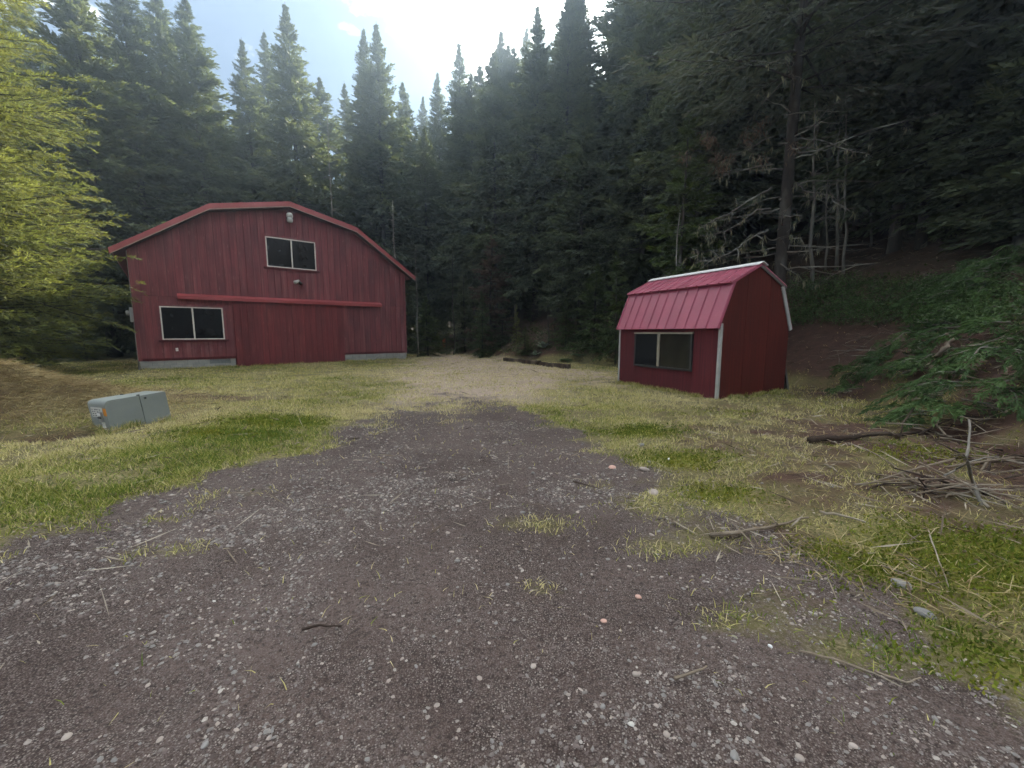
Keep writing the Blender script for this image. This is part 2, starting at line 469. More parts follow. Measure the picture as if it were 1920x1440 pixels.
# ground: attributes say what lies where, noise breaks the borders up
def ground_material():
    t = NT('ground')
    v = t.coord('Object')
    n_big, n_mid, n_fine = t.noise(v, 0.7, 5), t.noise(v, 4.5, 6, 0.65), t.noise(v, 38, 5, 0.7)
    n_grit = t.noise(v, 150, 3, 0.6)
    vor = t.n('ShaderNodeTexVoronoi', Scale=46.0)
    t.l(v, vor.inputs['Vector'])
    vor2 = t.n('ShaderNodeTexVoronoi', Scale=95.0)
    t.l(v, vor2.inputs['Vector'])
    g = t.mix(t.ramp(n_mid, 0.35, 0.65), (0.080, 0.076, 0.028), (0.175, 0.155, 0.062))
    g = t.mix(t.ramp(n_fine, 0.45, 0.72), g, (0.36, 0.30, 0.16))
    g = t.mix(t.math('MULTIPLY', t.ramp(n_big, 0.5, 0.68), 0.5), g, (0.10, 0.075, 0.045))
    def edge(name, w=0.35, lo=0.38, hi=0.62):
        a = t.attr(name)
        k = t.math('ADD', a, t.math('MULTIPLY', t.math('SUBTRACT', n_mid, 0.5), w))
        k = t.math('ADD', k, t.math('MULTIPLY', t.math('SUBTRACT', n_fine, 0.5), w * 0.8))
        return t.ramp(k, lo, hi)
    tan = t.mix(t.ramp(n_fine, 0.35, 0.65), (0.24, 0.185, 0.145), (0.47, 0.375, 0.300))
    tan = t.mix(t.ramp(n_mid, 0.55, 0.75), tan, (0.15, 0.14, 0.06))
    g = t.mix(edge('tan', 0.8, 0.2, 0.8), g, tan)
    moss = t.mix(t.ramp(n_fine, 0.3, 0.7), (0.070, 0.080, 0.008), (0.19, 0.185, 0.022))
    g = t.mix(edge('moss', 0.8, 0.25, 0.8), g, moss)
    soil = t.mix(t.ramp(n_mid, 0.3, 0.7), (0.050, 0.028, 0.022), (0.115, 0.066, 0.050))
    soil = t.mix(t.ramp(n_fine, 0.55, 0.75), soil, (0.16, 0.10, 0.07))
    g = t.mix(edge('soil', 0.8, 0.2, 0.75), g, soil)
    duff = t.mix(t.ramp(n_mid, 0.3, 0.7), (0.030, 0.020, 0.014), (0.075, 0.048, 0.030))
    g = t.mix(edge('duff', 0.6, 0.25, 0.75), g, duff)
    # gravel: trodden reddish dirt with pebbles pressed in
    dirt = t.mix(t.ramp(n_big, 0.35, 0.65), (0.118, 0.085, 0.076), (0.070, 0.045, 0.039))
    dirt = t.mix(t.ramp(n_mid, 0.45, 0.75), dirt, (0.068, 0.050, 0.046))
    n_damp = t.noise(v, 0.42, 6, 0.62, 0.6)
    dirt = t.mix(t.math('MULTIPLY', t.ramp(n_damp, 0.44, 0.56), 0.9), dirt, (0.048, 0.030, 0.026))
    dirt = t.mix(t.math('MULTIPLY', t.ramp(n_grit, 0.45, 0.7), 0.55), dirt, (0.25, 0.215, 0.20))
    dirt = t.mix(t.math('MULTIPLY', t.ramp(n_fine, 0.52, 0.36), 0.75), dirt, (0.026, 0.018, 0.016))
    peb = t.mix(t.ramp(vor2.outputs['Color'], 0.2, 0.9), (0.14, 0.115, 0.105), (0.38, 0.34, 0.31))
    k = t.math('MULTIPLY', t.ramp(vor2.outputs['Distance'], 0.42, 0.30), t.ramp(t.math('ADD', t.math('MULTIPLY', n_mid, 0.6), t.math('MULTIPLY', n_big, 0.5)), 0.40, 0.62))
    dirt = t.mix(t.math('MULTIPLY', k, 0.75), dirt, peb)
    gk = edge('gravel', 0.9, 0.3, 0.7)
    col = t.mix(gk, g, dirt)
    h = t.math('ADD', t.math('MULTIPLY', n_fine, 0.5), t.math('MULTIPLY', n_mid, 1.2))
    h = t.math('ADD', h, t.math('MULTIPLY', t.math('SUBTRACT', 0.5, vor.outputs['Distance']), 0.25))
    h = t.math('ADD', h, t.math('MULTIPLY', n_grit, 0.18))
    return t.done(t.bsdf(col, 0.92, 0, 0.15, h, 0.9, 0.035))
M['ground'] = ground_material()

# ------------------------------------------------------------------ terrain
clearing = [(3.6, -6), (4.7, 1.0), (5.6, 4.0), (6.7, 6.5), (7.9, 9.0), (8.7, 11.3), (8.0, 13.6), (6.0, 17.2), (4.2, 20.4), (3.0, 22.0),
            (-0.6, 24.4), (-2.4, 27.5), (-4.6, 32.0), (-8.0, 35.0), (-20, 42), (-30, 34), (-30, 25), (-22, 18), (-19.5, 12), (-18, 6), (-17, -6)]
drive = [(-9, -3), (-6.5, 0.5), G(0, 1075), G(120, 1025), G(250, 965), G(400, 893), G(560, 850), G(640, 803), G(750, 766), G(840, 738), G(925, 740),
         G(1010, 782), G(1095, 806), G(1150, 868), G(1255, 905), G(1320, 950), G(1440, 985), G(1560, 1050), G(1660, 1105), G(1800, 1195), G(1925, 1290), (3.6, 0), (3.4, -3)]
track = [G(770, 760), G(742, 715), G(770, 685), G(785, 668), G(830, 661), G(900, 668), G(1000, 684), G(1160, 697), G(1165, 712), G(1060, 735), G(940, 752)]

def hmap(x, y):
    x, y = np.asarray(x, float), np.asarray(y, float)
    d = np.maximum(sdf(clearing, x, y), 0)
    # bank: steep on the right, gentle behind the barn and on the left
    side = sstep(-3, 5, x + 0.18 * (y - 20))
    left = sstep(-14, -22, x)
    rightside = sstep(4, 14, x)
    bank = (0.15 + 0.62 * side) * 3.3 * (1 - np.exp(-d / 3.3)) + d * (0.10 + 0.14 * side + 0.18 * rightside) * (1 - 0.75 * left)
    bank = np.where(bank > 14, 14 + 26 * (1 - np.exp(-(bank - 14) / 26)), bank)
    z = bank
    # straw mound and pit by the utility box
    z = z + 0.95 * np.exp(-(((x + 10.9) / 2.3) ** 2 + ((y - 8.0) / 1.5) ** 2)) * (0.7 + 0.6 * fbm(x * 1.3, y * 1.3, 5))
    z = z - 0.36 * np.exp(-(((x + 7.05) / 0.62) ** 2 + ((y - 6.15) / 0.30) ** 2))
    z = z + 0.06 * sstep(0.2, 1.2, sdf(drive, x, y)) * (d <= 0)
    z = z - 0.06 * sstep(14, 17, np.hypot(x + 1, y)) * (d <= 0)
    z = z + (fbm(x * 0.8, y * 0.8, 9) - 0.5) * (0.07 + 0.25 * sstep(0, 3, d))
    z = z + (fbm(x * 3.1, y * 3.1, 21) - 0.5) * (0.075 + 0.10 * sstep(0, 3, d))
    # wheel ruts and the trampled line across the drive
    return z

xs = np.concatenate([-14 - np.cumsum(0.16 * 1.09 ** np.arange(62))[::-1], np.arange(-14, 14.01, 0.11), 14 + np.cumsum(0.16 * 1.09 ** np.arange(62))])
ys = np.concatenate([[-300, -120, -50, -20, -10, -6, -4, -2.5, -1.2, -0.4], np.arange(0.2, 26.01, 0.11), 26 + np.cumsum(0.16 * 1.09 ** np.arange(62))])
XX, YY = np.meshgrid(xs, ys)
ZZ = hmap(XX, YY)
GV = np.stack([XX.ravel(), YY.ravel(), ZZ.ravel()], 1)
nx, ny = len(xs), len(ys)
ii, jj = np.meshgrid(np.arange(nx - 1), np.arange(ny - 1))
a0 = (jj * nx + ii).ravel()
GF = np.stack([a0, a0 + 1, a0 + nx + 1, a0 + nx], 1)

def ell(x, y, cx, cy, rx, ry, rot=0.0):
    c, s = math.cos(rot), math.sin(rot)
    u, w = (x - cx) * c + (y - cy) * s, -(x - cx) * s + (y - cy) * c
    return np.exp(-((u / rx) ** 2 + (w / ry) ** 2))

def fields(x, y):
    dd, dt, dc = sdf(drive, x, y), sdf(track, x, y), sdf(clearing, x, y)
    wob = (fbm(x * 1.1, y * 1.1, 33) - 0.5)
    rag = fbm(x * 3.3, y * 3.3, 47) - 0.5
    gravel = 1 - sstep(-0.55, 0.55, dd + wob * 1.7 + rag * 0.9)
    # grassy strips and islands in the drive
    gravel = gravel * (1 - 0.62 * sstep(5.2, 12.5, y + rag * 5 + wob * 3))
    for (px, py, rx, ry, k) in [(1000, 985, .5, .2, .5), (1250, 1030, .45, .2, .45), (1180, 950, .5, .3, .3), (1400, 1170, .4, .14, .55), (340, 1035, .35, .15, .5), (1010, 1100, .2, .1, .5), (830, 765, .9, .7, .35), (1330, 1000, .5, .25, .5), (1480, 1120, .4, .2, .45), (1280, 940, .6, .3, .45), (1120, 910, .4, .2, .35), (700, 800, .7, .4, .3), (480, 920, .4, .2, .4), (1600, 1230, .35, .15, .5)]:
        cx, cy = G(px, py)
        gravel = gravel - k * ell(x, y, cx, cy, rx, ry)
    tan = (1 - sstep(-1.8, 1.6, dt + wob * 2.4 + rag * 1.5))
    tan = np.maximum(tan, 0.45 * ell(x, y, -3.5, 17, 4, 5))
    tan = np.maximum(tan, 0.7 * ell(x, y, -0.8, 10.5, 2.6, 3.6))
    moss = np.zeros_like(x)
    for (px, py, rx, ry, k) in [(520, 795, 1.0, .55, 1.), (420, 820, 1.1, .4, .7), (1205, 812, .8, .5, .9), (1270, 865, .8, .4, .8), (1340, 925, .5, .3, .7), (1740, 860, .9, .5, .7), (1860, 1060, .9, .6, .9),
                                (1560, 1040, .4, .25, .8), (1640, 1080, .5, .25, .8), (1850, 1230, .5, .3, .6), (330, 690, 3, 1.0, .5), (150, 700, 2, 1.5, .6), (1350, 780, 1., .5, .4)]:
        cx, cy = G(px, py)
        moss = np.maximum(moss, k * ell(x, y, cx, cy, rx, ry))
    soil = 0.9 * sstep(0.0, 0.9, dc + wob) * (1 - sstep(3.5, 6.0, dc + wob))
    for (px, py, rx, ry, k) in [(1500, 905, .7, .3, .9), (1590, 880, .6, .25, .7), (1440, 1000, .5, .25, .7), (1580, 1110, .6, .25, .8), (1620, 940, .6, .3, .5), (1700, 780, 1.4, .7, .45), (1480, 770, 1.2, .5, .35), (1870, 830, 1.0, .6, .8)]:
        cx, cy = G(px, py)
        soil = np.maximum(soil, k * ell(x, y, cx, cy, rx, ry))
    soil = np.maximum(soil, ell(x, y, -7.05, 6.15, 0.8, 0.42))
    soil = np.maximum(soil, 0.85 * ell(x, y, 8.3, 10.2, 1.6, 1.9, 0.5))
    mess = np.clip(ell(x, y, 5.2, 5.4, 2.6, 3.1) * (0.80 + rag * 1.8 + wob * 1.2), 0, 0.95)
    soil = np.maximum(soil, mess)
    soil = np.maximum(soil, 0.75 * ell(x, y, -7.5, 9.6, 2.0, 0.45))
    soil = np.maximum(soil, 0.6 * ell(x, y, -9.0, 6.9, 1.0, 0.5))
    straw = np.maximum(ell(x, y, -10.2, 8.0, 2.3, 1.7), 0.0)
    soil = np.maximum(soil, np.clip(straw * (0.55 + rag * 2.2), 0, .8))
    tan = np.maximum(tan, 0.55 * straw)
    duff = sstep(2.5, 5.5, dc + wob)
    return dict(gravel=gravel, tan=tan, moss=moss, soil=soil, duff=duff, straw=straw, dc=dc)
FX = fields(GV[:, 0], GV[:, 1])

# the drive and the rest of the ground are one continuous sheet, cut along the edge of the gravel
fc = GV[GF].mean(1)
in_drive = (FX['gravel'][GF].mean(1) > 0.5)
for nm, sel in (('ground', ~in_drive), ('gravel_drive', in_drive)):
    f = GF[sel]
    used, inv = np.unique(f, return_inverse=True)
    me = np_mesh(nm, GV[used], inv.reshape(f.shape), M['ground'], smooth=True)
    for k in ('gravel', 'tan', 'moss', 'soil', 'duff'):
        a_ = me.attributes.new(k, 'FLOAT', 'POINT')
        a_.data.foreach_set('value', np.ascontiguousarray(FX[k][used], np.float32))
    o = link(nm, me)
    o['kind'] = 'structure'
    o['label'] = 'worn red-brown gravel drive leading to the barn' if nm == 'gravel_drive' else 'mossy grass clearing rising into forest banks'

def hz(x, y): return float(hmap(np.array([x]), np.array([y]))[0])
#PART2
# ------------------------------------------------------------------ the barn
BW, BD = 12.13, 13.0
barn = empty('barn', (-15.76, 17.422, 0), 0.697)
tag(barn, 'large weathered red board barn with gambrel roof and sliding doors', 'barn')
RL = [(-0.534, 4.917), (2.846, 7.22), (BW / 2, 7.928), (BW - 2.846, 7.22), (BW + 0.534, 4.917)]
def roof_z(u):
    for (x0, z0), (x1, z1) in zip(RL, RL[1:]):
        if x0 <= u <= x1: return z0 + (z1 - z0) * (u - x0) / (x1 - x0)
    return RL[0][1]
def top_pts(x0, x1, drop):
    us = [x1] + [p[0] for p in RL[::-1] if x0 < p[0] < x1] + [x0]
    return [(u, roof_z(u) - drop) for u in us]

V_BASE, V_SEAM = 0.43, 3.16
DOOR = (3.43, 5.917, 8.432)
# walls behind the boards
poly = [(0.02, -0.3), (BW - 0.02, -0.3)] + top_pts(0.02, BW - 0.02, 0.26)
MB().prism(poly, 'y', 0.0, 0.12).build('front_wall', M['trim_red'], barn)
MB().prism(poly, 'y', BD - 0.12, BD).build('back_wall', M['barn_red'], barn)
for x in (0.02, BW - 0.14):
    MB().box(x, x + 0.12, 0.12, BD - 0.12, -0.3, 5.02).build('side_wall', M['barn_red'], barn)

# window rectangles on the front (u0,u1,v0,v1)
WLO, WUP = (0.812, 3.045, 1.294, 2.733), (4.981, 7.234, 4.793, 6.225)
def board(x0, x1, v0, v1=None, mat='barn_red', y1=-0.002):
    g = 0.007
    y0 = y1 - 0.026 - rnd.random() * 0.008
    if v1 is None: pl = [(x0 + g, v0), (x1 - g, v0)] + top_pts(x0 + g, x1 - g, 0.262)
    else: pl = [(x0 + g, v0), (x1 - g, v0), (x1 - g, v1), (x0 + g, v1)]
    MB().prism(pl, 'y', y0, y1).build('board', M[mat], barn)
def cuts(a, b, w=0.3):
    n = max(1, round((b - a) / w))
    return [a + (b - a) * k / n for k in range(n + 1)]
def spans(*edges):
    r = []
    for a, b in zip(edges, edges[1:]):
        c = cuts(a, b)
        r += list(zip(c, c[1:]))
    return r
for x0, x1 in spans(0.0, WUP[0], WUP[1], BW):
    if x0 >= WUP[0] - 1e-6 and x1 <= WUP[1] + 1e-6:
        board(x0, x1, V_SEAM + rnd.uniform(0, .012), WUP[2]); board(x0, x1, WUP[3])
    else: board(x0, x1, V_SEAM + rnd.uniform(0, .012))
for x0, x1 in spans(0.0, WLO[0], WLO[1], DOOR[0] + 0.02):
    if x0 >= WLO[0] - 1e-6 and x1 <= WLO[1] + 1e-6:
        board(x0, x1, V_BASE, WLO[2]); board(x0, x1, WLO[3], V_SEAM - 0.012)
    else: board(x0, x1, V_BASE, V_SEAM - 0.012)
for x0, x1 in spans(DOOR[2] - 0.02, BW): board(x0, x1, V_BASE, V_SEAM - 0.012)
MB().box(-0.03, 0.10, -0.055, -0.034, V_BASE - 0.03, 5.02).build('corner_board', M['barn_red'], barn)
MB().box(BW - 0.09, BW + 0.03, -0.055, -0.034, V_BASE - 0.03, 5.02).build('corner_board', M['barn_red'], barn)
for x0, x1 in ((-0.03, DOOR[0]), (DOOR[2], BW + 0.03)):
    MB().box(x0, x1, -0.050, -0.037, V_BASE - 0.035, V_BASE + 0.07).build('skirt_board', M['trim_red'], barn)

# block foundation, two courses
for x0, x1 in ((0.0, DOOR[0] - 0.03), (DOOR[2] + 0.03, BW)):
    core = MB().box(x0 + 0.005, x1 - 0.005, -0.012, -0.001, -0.28, V_BASE - 0.04).build('foundation', M['mortar'], barn)
    for c in range(3):
        z0, z1 = -0.22 + 0.205 * c, -0.22 + 0.205 * c + 0.195
        u = x0 - (0.2 if c % 2 else 0)
        while u < x1 - 0.02:
            a, b = max(u, x0), min(u + 0.39, x1)
            if b - a > 0.03:
                dark = c == 2 and 2.2 < a < 3.0
                dy = rnd.uniform(0, 0.006)
                MB().box(a + 0.004, b - 0.004, -0.030 - dy, -0.013, z0, min(z1, V_BASE - 0.04)).build('concrete_block', M['block_dark' if dark else 'block'], barn)
            u += 0.4

# windows
def barn_window(w):
    u0, u1, v0, v1 = w
    win = MB().box(u0 + 0.03, u1 - 0.03, -0.008, -0.001, v0 + 0.03, v1 - 0.03).build('window', M['inner'], barn)
    fr = MB()
    t, y0, y1 = 0.05, -0.062, -0.030
    fr.box(u0, u1, y0, y1, v0, v0 + t).box(u0, u1, y0, y1, v1 - t, v1)
    fr.box(u0, u0 + t, y0, y1, v0 + t, v1 - t).box(u1 - t, u1, y0, y1, v0 + t, v1 - t)
    fr.build('frame', M['white_frame'], win)
    um = (u0 + u1) / 2
    MB().box(um - 0.03, um + 0.03, y0 - 0.004, y1, v0 + t, v1 - t).build('mullion', M['white_frame'], win)
    for a, b in ((u0 + t, um - 0.03), (um + 0.03, u1 - t)):
        MB().box(a, b, -0.028, -0.012, v0 + t, v1 - t).build('pane', M['glass'], win)
    tr, k = MB(), 0.11
    tr.box(u0 - k, u1 + k, -0.056, -0.032, v1 + 0.002, v1 + k)
    tr.box(u0 - k, u0 - 0.002, -0.056, -0.032, v0 - 0.002, v1).box(u1 + 0.002, u1 + k, -0.056, -0.032, v0 - 0.002, v1)
    tr.build('trim', M['barn_red'], win)
    MB().box(u0 - k - 0.03, u1 + k + 0.03, -0.095, -0.033, v0 - 0.10, v0 - 0.004).build('sill', M['trim_red'], win)
barn_window(WLO)
barn_window(WUP)

# sliding doors, each of upright planks on a frame
for a, b in zip(DOOR, DOOR[1:]):
    d = MB().box(a + 0.02, b - 0.02, -0.092, -0.060, 0.03, 3.03).build('sliding_door', M['trim_red'], barn)
    c = cuts(a + 0.006, b - 0.006, 0.28)
    for x0, x1 in zip(c, c[1:]):
        MB().box(x0 + 0.004, x1 - 0.004, -0.120 - rnd.random() * 0.006, -0.094, 0.02 + rnd.uniform(-.008, .008), 3.05).build('plank', M['door_red'], d)
MB().prism([(-0.12, 3.075), (-0.25, 3.06), (-0.25, 3.19), (-0.036, 3.305), (-0.036, 3.26)], 'x', 1.454, 6.05).build('rail_cover', M['rail_red'], barn)
MB().prism([(-0.124, 3.079), (-0.256, 3.062), (-0.256, 3.195), (-0.037, 3.312), (-0.037, 3.266)], 'x', 6.02, 10.614).build('rail_cover', M['rail_red'], barn)
MB().box(1.6, 10.5, -0.10, -0.045, 3.10, 3.17).build('door_track', M['dark_frame'], barn)

# roof: four planes of metal on the gambrel, with fascia along the front rake
for (x0, z0), (x1, z1) in zip(RL, RL[1:]):
    L_ = math.hypot(x1 - x0, z1 - z0)
    nxr, nzr = -(z1 - z0) / L_, (x1 - x0) / L_
    if nzr < 0: nxr, nzr = -nxr, -nzr
    t = 0.14
    pl = [(x0 - nxr * t, z0 - nzr * t), (x1 - nxr * t, z1 - nzr * t), (x1, z1), (x0, z0)]
    rp = MB().prism(pl, 'y', -0.40, BD + 0.4).build('roof_panel', M['roof_red'], barn)
    sf = [(x0 - nxr * (t + .004), z0 - nzr * (t + .004)), (x1 - nxr * (t + .004), z1 - nzr * (t + .004)), (x1 - nxr * (t + .03), z1 - nzr * (t + .03)), (x0 - nxr * (t + .03), z0 - nzr * (t + .03))]
    MB().prism(sf, 'y', -0.39, 0.0).build('soffit', M['soffit'], rp)
    fp = [(x0, z0 - 0.20), (x1, z1 - 0.20), (x1, z1 + 0.015), (x0, z0 + 0.015)]
    MB().prism(fp, 'y', -0.432, -0.402).build('fascia', M['roof_red'], rp)
    ep = [(x0, z0 - 0.245), (x1, z1 - 0.245), (x1, z1 - 0.202), (x0, z0 - 0.202)]
    MB().prism(ep, 'y', -0.425, -0.395).build('rake_edge', M['rake_light'], rp)
    nrib = 24
    rb = MB()
    for k in range(nrib):
        y = -0.3 + (BD + 0.5) * k / (nrib - 1)
        rb.prism([(x0, z0 - .005), (x1, z1 - .005), (x1 + nxr * .02, z1 + nzr * .02), (x0 + nxr * .02, z0 + nzr * .02)], 'y', y, y + 0.04)
    rb.build('roof_ribs', M['roof_red'], rp)

# lamps, outlet, meter
lamp = MB().box(BW / 2 - 0.05, BW / 2 + 0.05, -0.30, -0.036, 7.30, 7.40).build('yard_light', M['lamp_white'], barn, bevel=0.01)
prof = [(0.10, 7.42), (0.15, 7.34), (0.15, 7.24), (0.11, 7.20)]
hl = MB(); hl.tube([(BW / 2, -0.30, z) for r, z in prof], [r for r, z in prof], 14); hl.build('housing', M['lamp_white'], lamp, True)
prof = [(0.135, 7.195), (0.15, 7.10), (0.13, 7.00), (0.06, 6.96)]
hl = MB(); hl.tube([(BW / 2, -0.30, z) for r, z in prof], [r for r, z in prof], 14); hl.build('lens', M['lamp_glass'], lamp, True)
flood = MB().box(6.28, 6.40, -0.06, -0.034, 4.10, 4.22).build('floodlight', M['lamp_white'], barn)
hl = MB(); hl.tube([(6.34, -0.06, 4.16), (6.34, -0.12, 4.16)], 0.02, 8); hl.tube([(6.34, -0.10, 4.22), (6.22, -0.20, 4.15), (6.12, -0.26, 4.10)], [0.05, 0.08, 0.095], 12); hl.build('lamp_head', M['lamp_white'], flood, True)
hl = MB(); hl.tube([(6.35, -0.10, 4.17), (6.44, -0.19, 4.06)], [0.05, 0.075], 12); hl.build('lamp_head', M['dark_frame'], flood, True)
out = MB().box(1.22, 1.31, -0.055, -0.03, 0.79, 0.93).build('outlet', M['cap_white'], barn, bevel=0.006)
MB().box(1.24, 1.29, -0.060, -0.056, 0.82, 0.90).build('cover', M['lamp_white'], out)
meter = MB().box(-0.16, 0.018, 0.18, 0.52, 2.05, 2.65).build('electric_meter', M['grey_plastic'], barn, bevel=0.015)
hl = MB(); hl.tube([(-0.16, 0.35, 2.42), (-0.28, 0.35, 2.42)], [0.11, 0.10], 14); hl.build('meter_dial', M['lamp_glass'], meter, True)
hl = MB(); hl.tube([(-0.05, 0.30, 2.05), (-0.05, 0.30, -0.2)], 0.03, 8); hl.build('conduit', M['grey_plastic'], meter, True)
hl = MB(); hl.tube([(-0.05, 0.40, 2.65), (-0.05, 0.40, 5.0)], 0.025, 8); hl.build('conduit', M['grey_plastic'], meter, True)

# ------------------------------------------------------------------ the shed (local x: along the gable, local y: along the window side)
SL, SD = 3.488, 2.528
shed = empty('shed', (4.799, 9.542, 0.0), 2.016 - math.pi / 2)
tag(shed, 'small red gambrel shed with ribbed metal roof and one wide window', 'shed')
BRK, EAV, RDG = (0.344, 2.769), (-0.123, 1.698), (SD / 2, 3.238)
WZ = 1.93
gp = [(0, 0), (SD, 0), (SD, WZ), (SD - BRK[0], BRK[1] - 0.05), (SD / 2, RDG[1] - 0.05), (BRK[0], BRK[1] - 0.05), (0, WZ)]
def clip_x(poly, a, b):
    def cl(p, ins, x):
        r = []
        for i in range(len(p)):
            A, B_ = p[i], p[(i + 1) % len(p)]
            if ins(A): r.append(A)
            if ins(A) != ins(B_):
                t = (x - A[0]) / (B_[0] - A[0])
                r.append((x, A[1] + t * (B_[1] - A[1])))
        return r
    return cl(cl(poly, lambda q: q[0] >= a, a), lambda q: q[0] <= b, b)
core = [(x * (SD - .06) / SD + .03, min(z, 9) - (0.0 if z < 1 else 0.03)) for x, z in gp]
MB().prism(core, 'y', 0.02, SL - 0.02).build('wall_core', M['trim_red'], shed)
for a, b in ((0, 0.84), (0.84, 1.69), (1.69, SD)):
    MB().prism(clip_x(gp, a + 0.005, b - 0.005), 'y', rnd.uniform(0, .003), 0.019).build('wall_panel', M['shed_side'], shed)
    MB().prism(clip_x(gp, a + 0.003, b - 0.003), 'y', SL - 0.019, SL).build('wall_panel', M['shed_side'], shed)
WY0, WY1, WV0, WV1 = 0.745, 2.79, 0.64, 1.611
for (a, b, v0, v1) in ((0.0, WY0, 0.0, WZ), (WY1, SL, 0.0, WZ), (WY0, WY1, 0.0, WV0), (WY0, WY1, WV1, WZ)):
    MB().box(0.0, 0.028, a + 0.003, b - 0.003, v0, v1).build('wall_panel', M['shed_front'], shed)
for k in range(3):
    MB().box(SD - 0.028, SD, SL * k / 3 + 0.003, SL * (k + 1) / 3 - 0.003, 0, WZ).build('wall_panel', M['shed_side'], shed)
MB().box(0.10, SD - 0.1, 0.1, SL - 0.1, -0.2, -0.005).build('skid_base', M['plank_grey'], shed)
for y0, y1 in ((-0.014, 0.05), (SL - 0.05, SL + 0.014)):
    MB().box(-0.014, -0.002, y0, y1, -0.06, WZ - 0.12).box(-0.002, 0.055, *((y0, -0.002) if y0 < 0 else (SL + 0.002, y1)), -0.06, WZ - 0.12).build('corner_trim', M['galv'], shed)
# window
win = MB().box(0.004, 0.026, WY0 + 0.02, WY1 - 0.02, WV0 + 0.02, WV1 - 0.02).build('window', M['inner'], shed)
t = 0.055
MB().box(-0.05, 0.03, WY0, WY1, WV0, WV0 + t).box(-0.05, 0.03, WY0, WY0 + t, WV0 + t, WV1 - t).box(-0.05, 0.03, WY1 - t, WY1, WV0 + t, WV1 - t).build('frame', M['dark_frame'], win)
MB().box(-0.054, 0.03, WY0 - 0.01, WY1 + 0.01, WV1 - t + .01, WV1).build('frame', M['tan_frame'], win)
ym = WY0 + (WY1 - WY0) * 0.545
MB().box(-0.046, 0.0, ym - 0.04, ym + 0.04, WV0 + t, WV1 - t + .01).build('mullion', M['tan_frame'], win)
MB().box(-0.022, 0.0, WY0 + t, ym - 0.04, WV0 + t, WV1 - t + .01).build('pane', M['glass_tan'], win)
MB().box(-0.030, 0.0, ym + 0.04, WY1 - t, WV0 + t, WV1 - t + .01).build('pane', M['screen'], win)
# roof
def ribbed(p, q, name, mat, parent, y0=-0.02, y1=SL + 0.02, th=0.022, n=12):
    """metal sheet from lower edge p to upper edge q (x,z), with raised ribs running up the slope"""
    L_ = math.hypot(q[0] - p[0], q[1] - p[1])
    n_ = (-(q[1] - p[1]) / L_, (q[0] - p[0]) / L_)
    if n_[1] < 0: n_ = (-n_[0], -n_[1])
    o = MB().prism([(p[0] - n_[0] * th, p[1] - n_[1] * th), (q[0] - n_[0] * th, q[1] - n_[1] * th), q, p], 'y', y0, y1).build(name, mat, parent)
    for k in range(n):
        yc = y0 + 0.03 + (y1 - y0 - 0.06) * k / (n - 1)
        h, wb, wt_ = 0.026, 0.030, 0.014
        v = []
        for P_ in (p, q):
            for dy, hh in ((-wb, 0), (-wt_, h), (wt_, h), (wb, 0)):
                v.append((P_[0] + n_[0] * hh, yc + dy, P_[1] + n_[1] * hh))
        MB().add(v, [(0, 1, 5, 4), (1, 2, 6, 5), (2, 3, 7, 6), (0, 3, 2, 1), (4, 5, 6, 7)]).build('rib', mat, o)
    return o
mir = lambda p: (SD - p[0], p[1])
ribbed(EAV, (BRK[0] - 0.01, BRK[1] - 0.02), 'lower_roof_panel', M['shed_roof'], shed)
ribbed((BRK[0] - 0.10, BRK[1] - 0.015), RDG, 'upper_roof_panel', M['shed_roof'], shed)
ribbed(mir(EAV), mir((BRK[0] - 0.01, BRK[1] - 0.02)), 'lower_roof_panel', M['shed_roof'], shed)
ribbed(mir((BRK[0] - 0.10, BRK[1] - 0.015)), RDG, 'upper_roof_panel', M['shed_roof'], shed)
for s in (1, -1):
    w, dz = 0.17, 0.072
    MB().add([(RDG[0], -0.06, RDG[1] + .045), (RDG[0], SL + .06, RDG[1] + .045), (RDG[0] - s * w, SL + .06, RDG[1] + .045 - dz), (RDG[0] - s * w, -.06, RDG[1] + .045 - dz),
              (RDG[0], -0.06, RDG[1] + .033), (RDG[0], SL + .06, RDG[1] + .033), (RDG[0] - s * w, SL + .06, RDG[1] + .025 - dz), (RDG[0] - s * w, -.06, RDG[1] + .025 - dz)],
             [(0, 1, 2, 3), (4, 7, 6, 5), (0, 3, 7, 4), (1, 5, 6, 2), (2, 6, 7, 3)]).build('ridge_cap', M['cap_white'], shed)
# rake trims on the gable
def rake(p, q, w, mat, off=0.0):
    L_ = math.hypot(q[0] - p[0], q[1] - p[1]); n_ = ((q[1] - p[1]) / L_, -(q[0] - p[0]) / L_)
    if n_[1] > 0: n_ = (-n_[0], -n_[1])
    MB().prism([(p[0] + n_[0] * .024, p[1] + n_[1] * .024), (q[0] + n_[0] * .024, q[1] + n_[1] * .024), (q[0] + n_[0] * w, q[1] + n_[1] * w), (p[0] + n_[0] * w, p[1] + n_[1] * w)], 'y', -0.03, -0.003).build('rake_trim', mat, shed)
rake(mir((BRK[0] - 0.10, BRK[1] - 0.02)), RDG, 0.09, M['plank_grey'])
rake(mir(EAV), mir(BRK), 0.13, M['galv'])
rake(EAV, BRK, 0.04, M['shed_roof'])
rake((BRK[0] - 0.10, BRK[1] - 0.02), RDG, 0.05, M['shed_roof'])

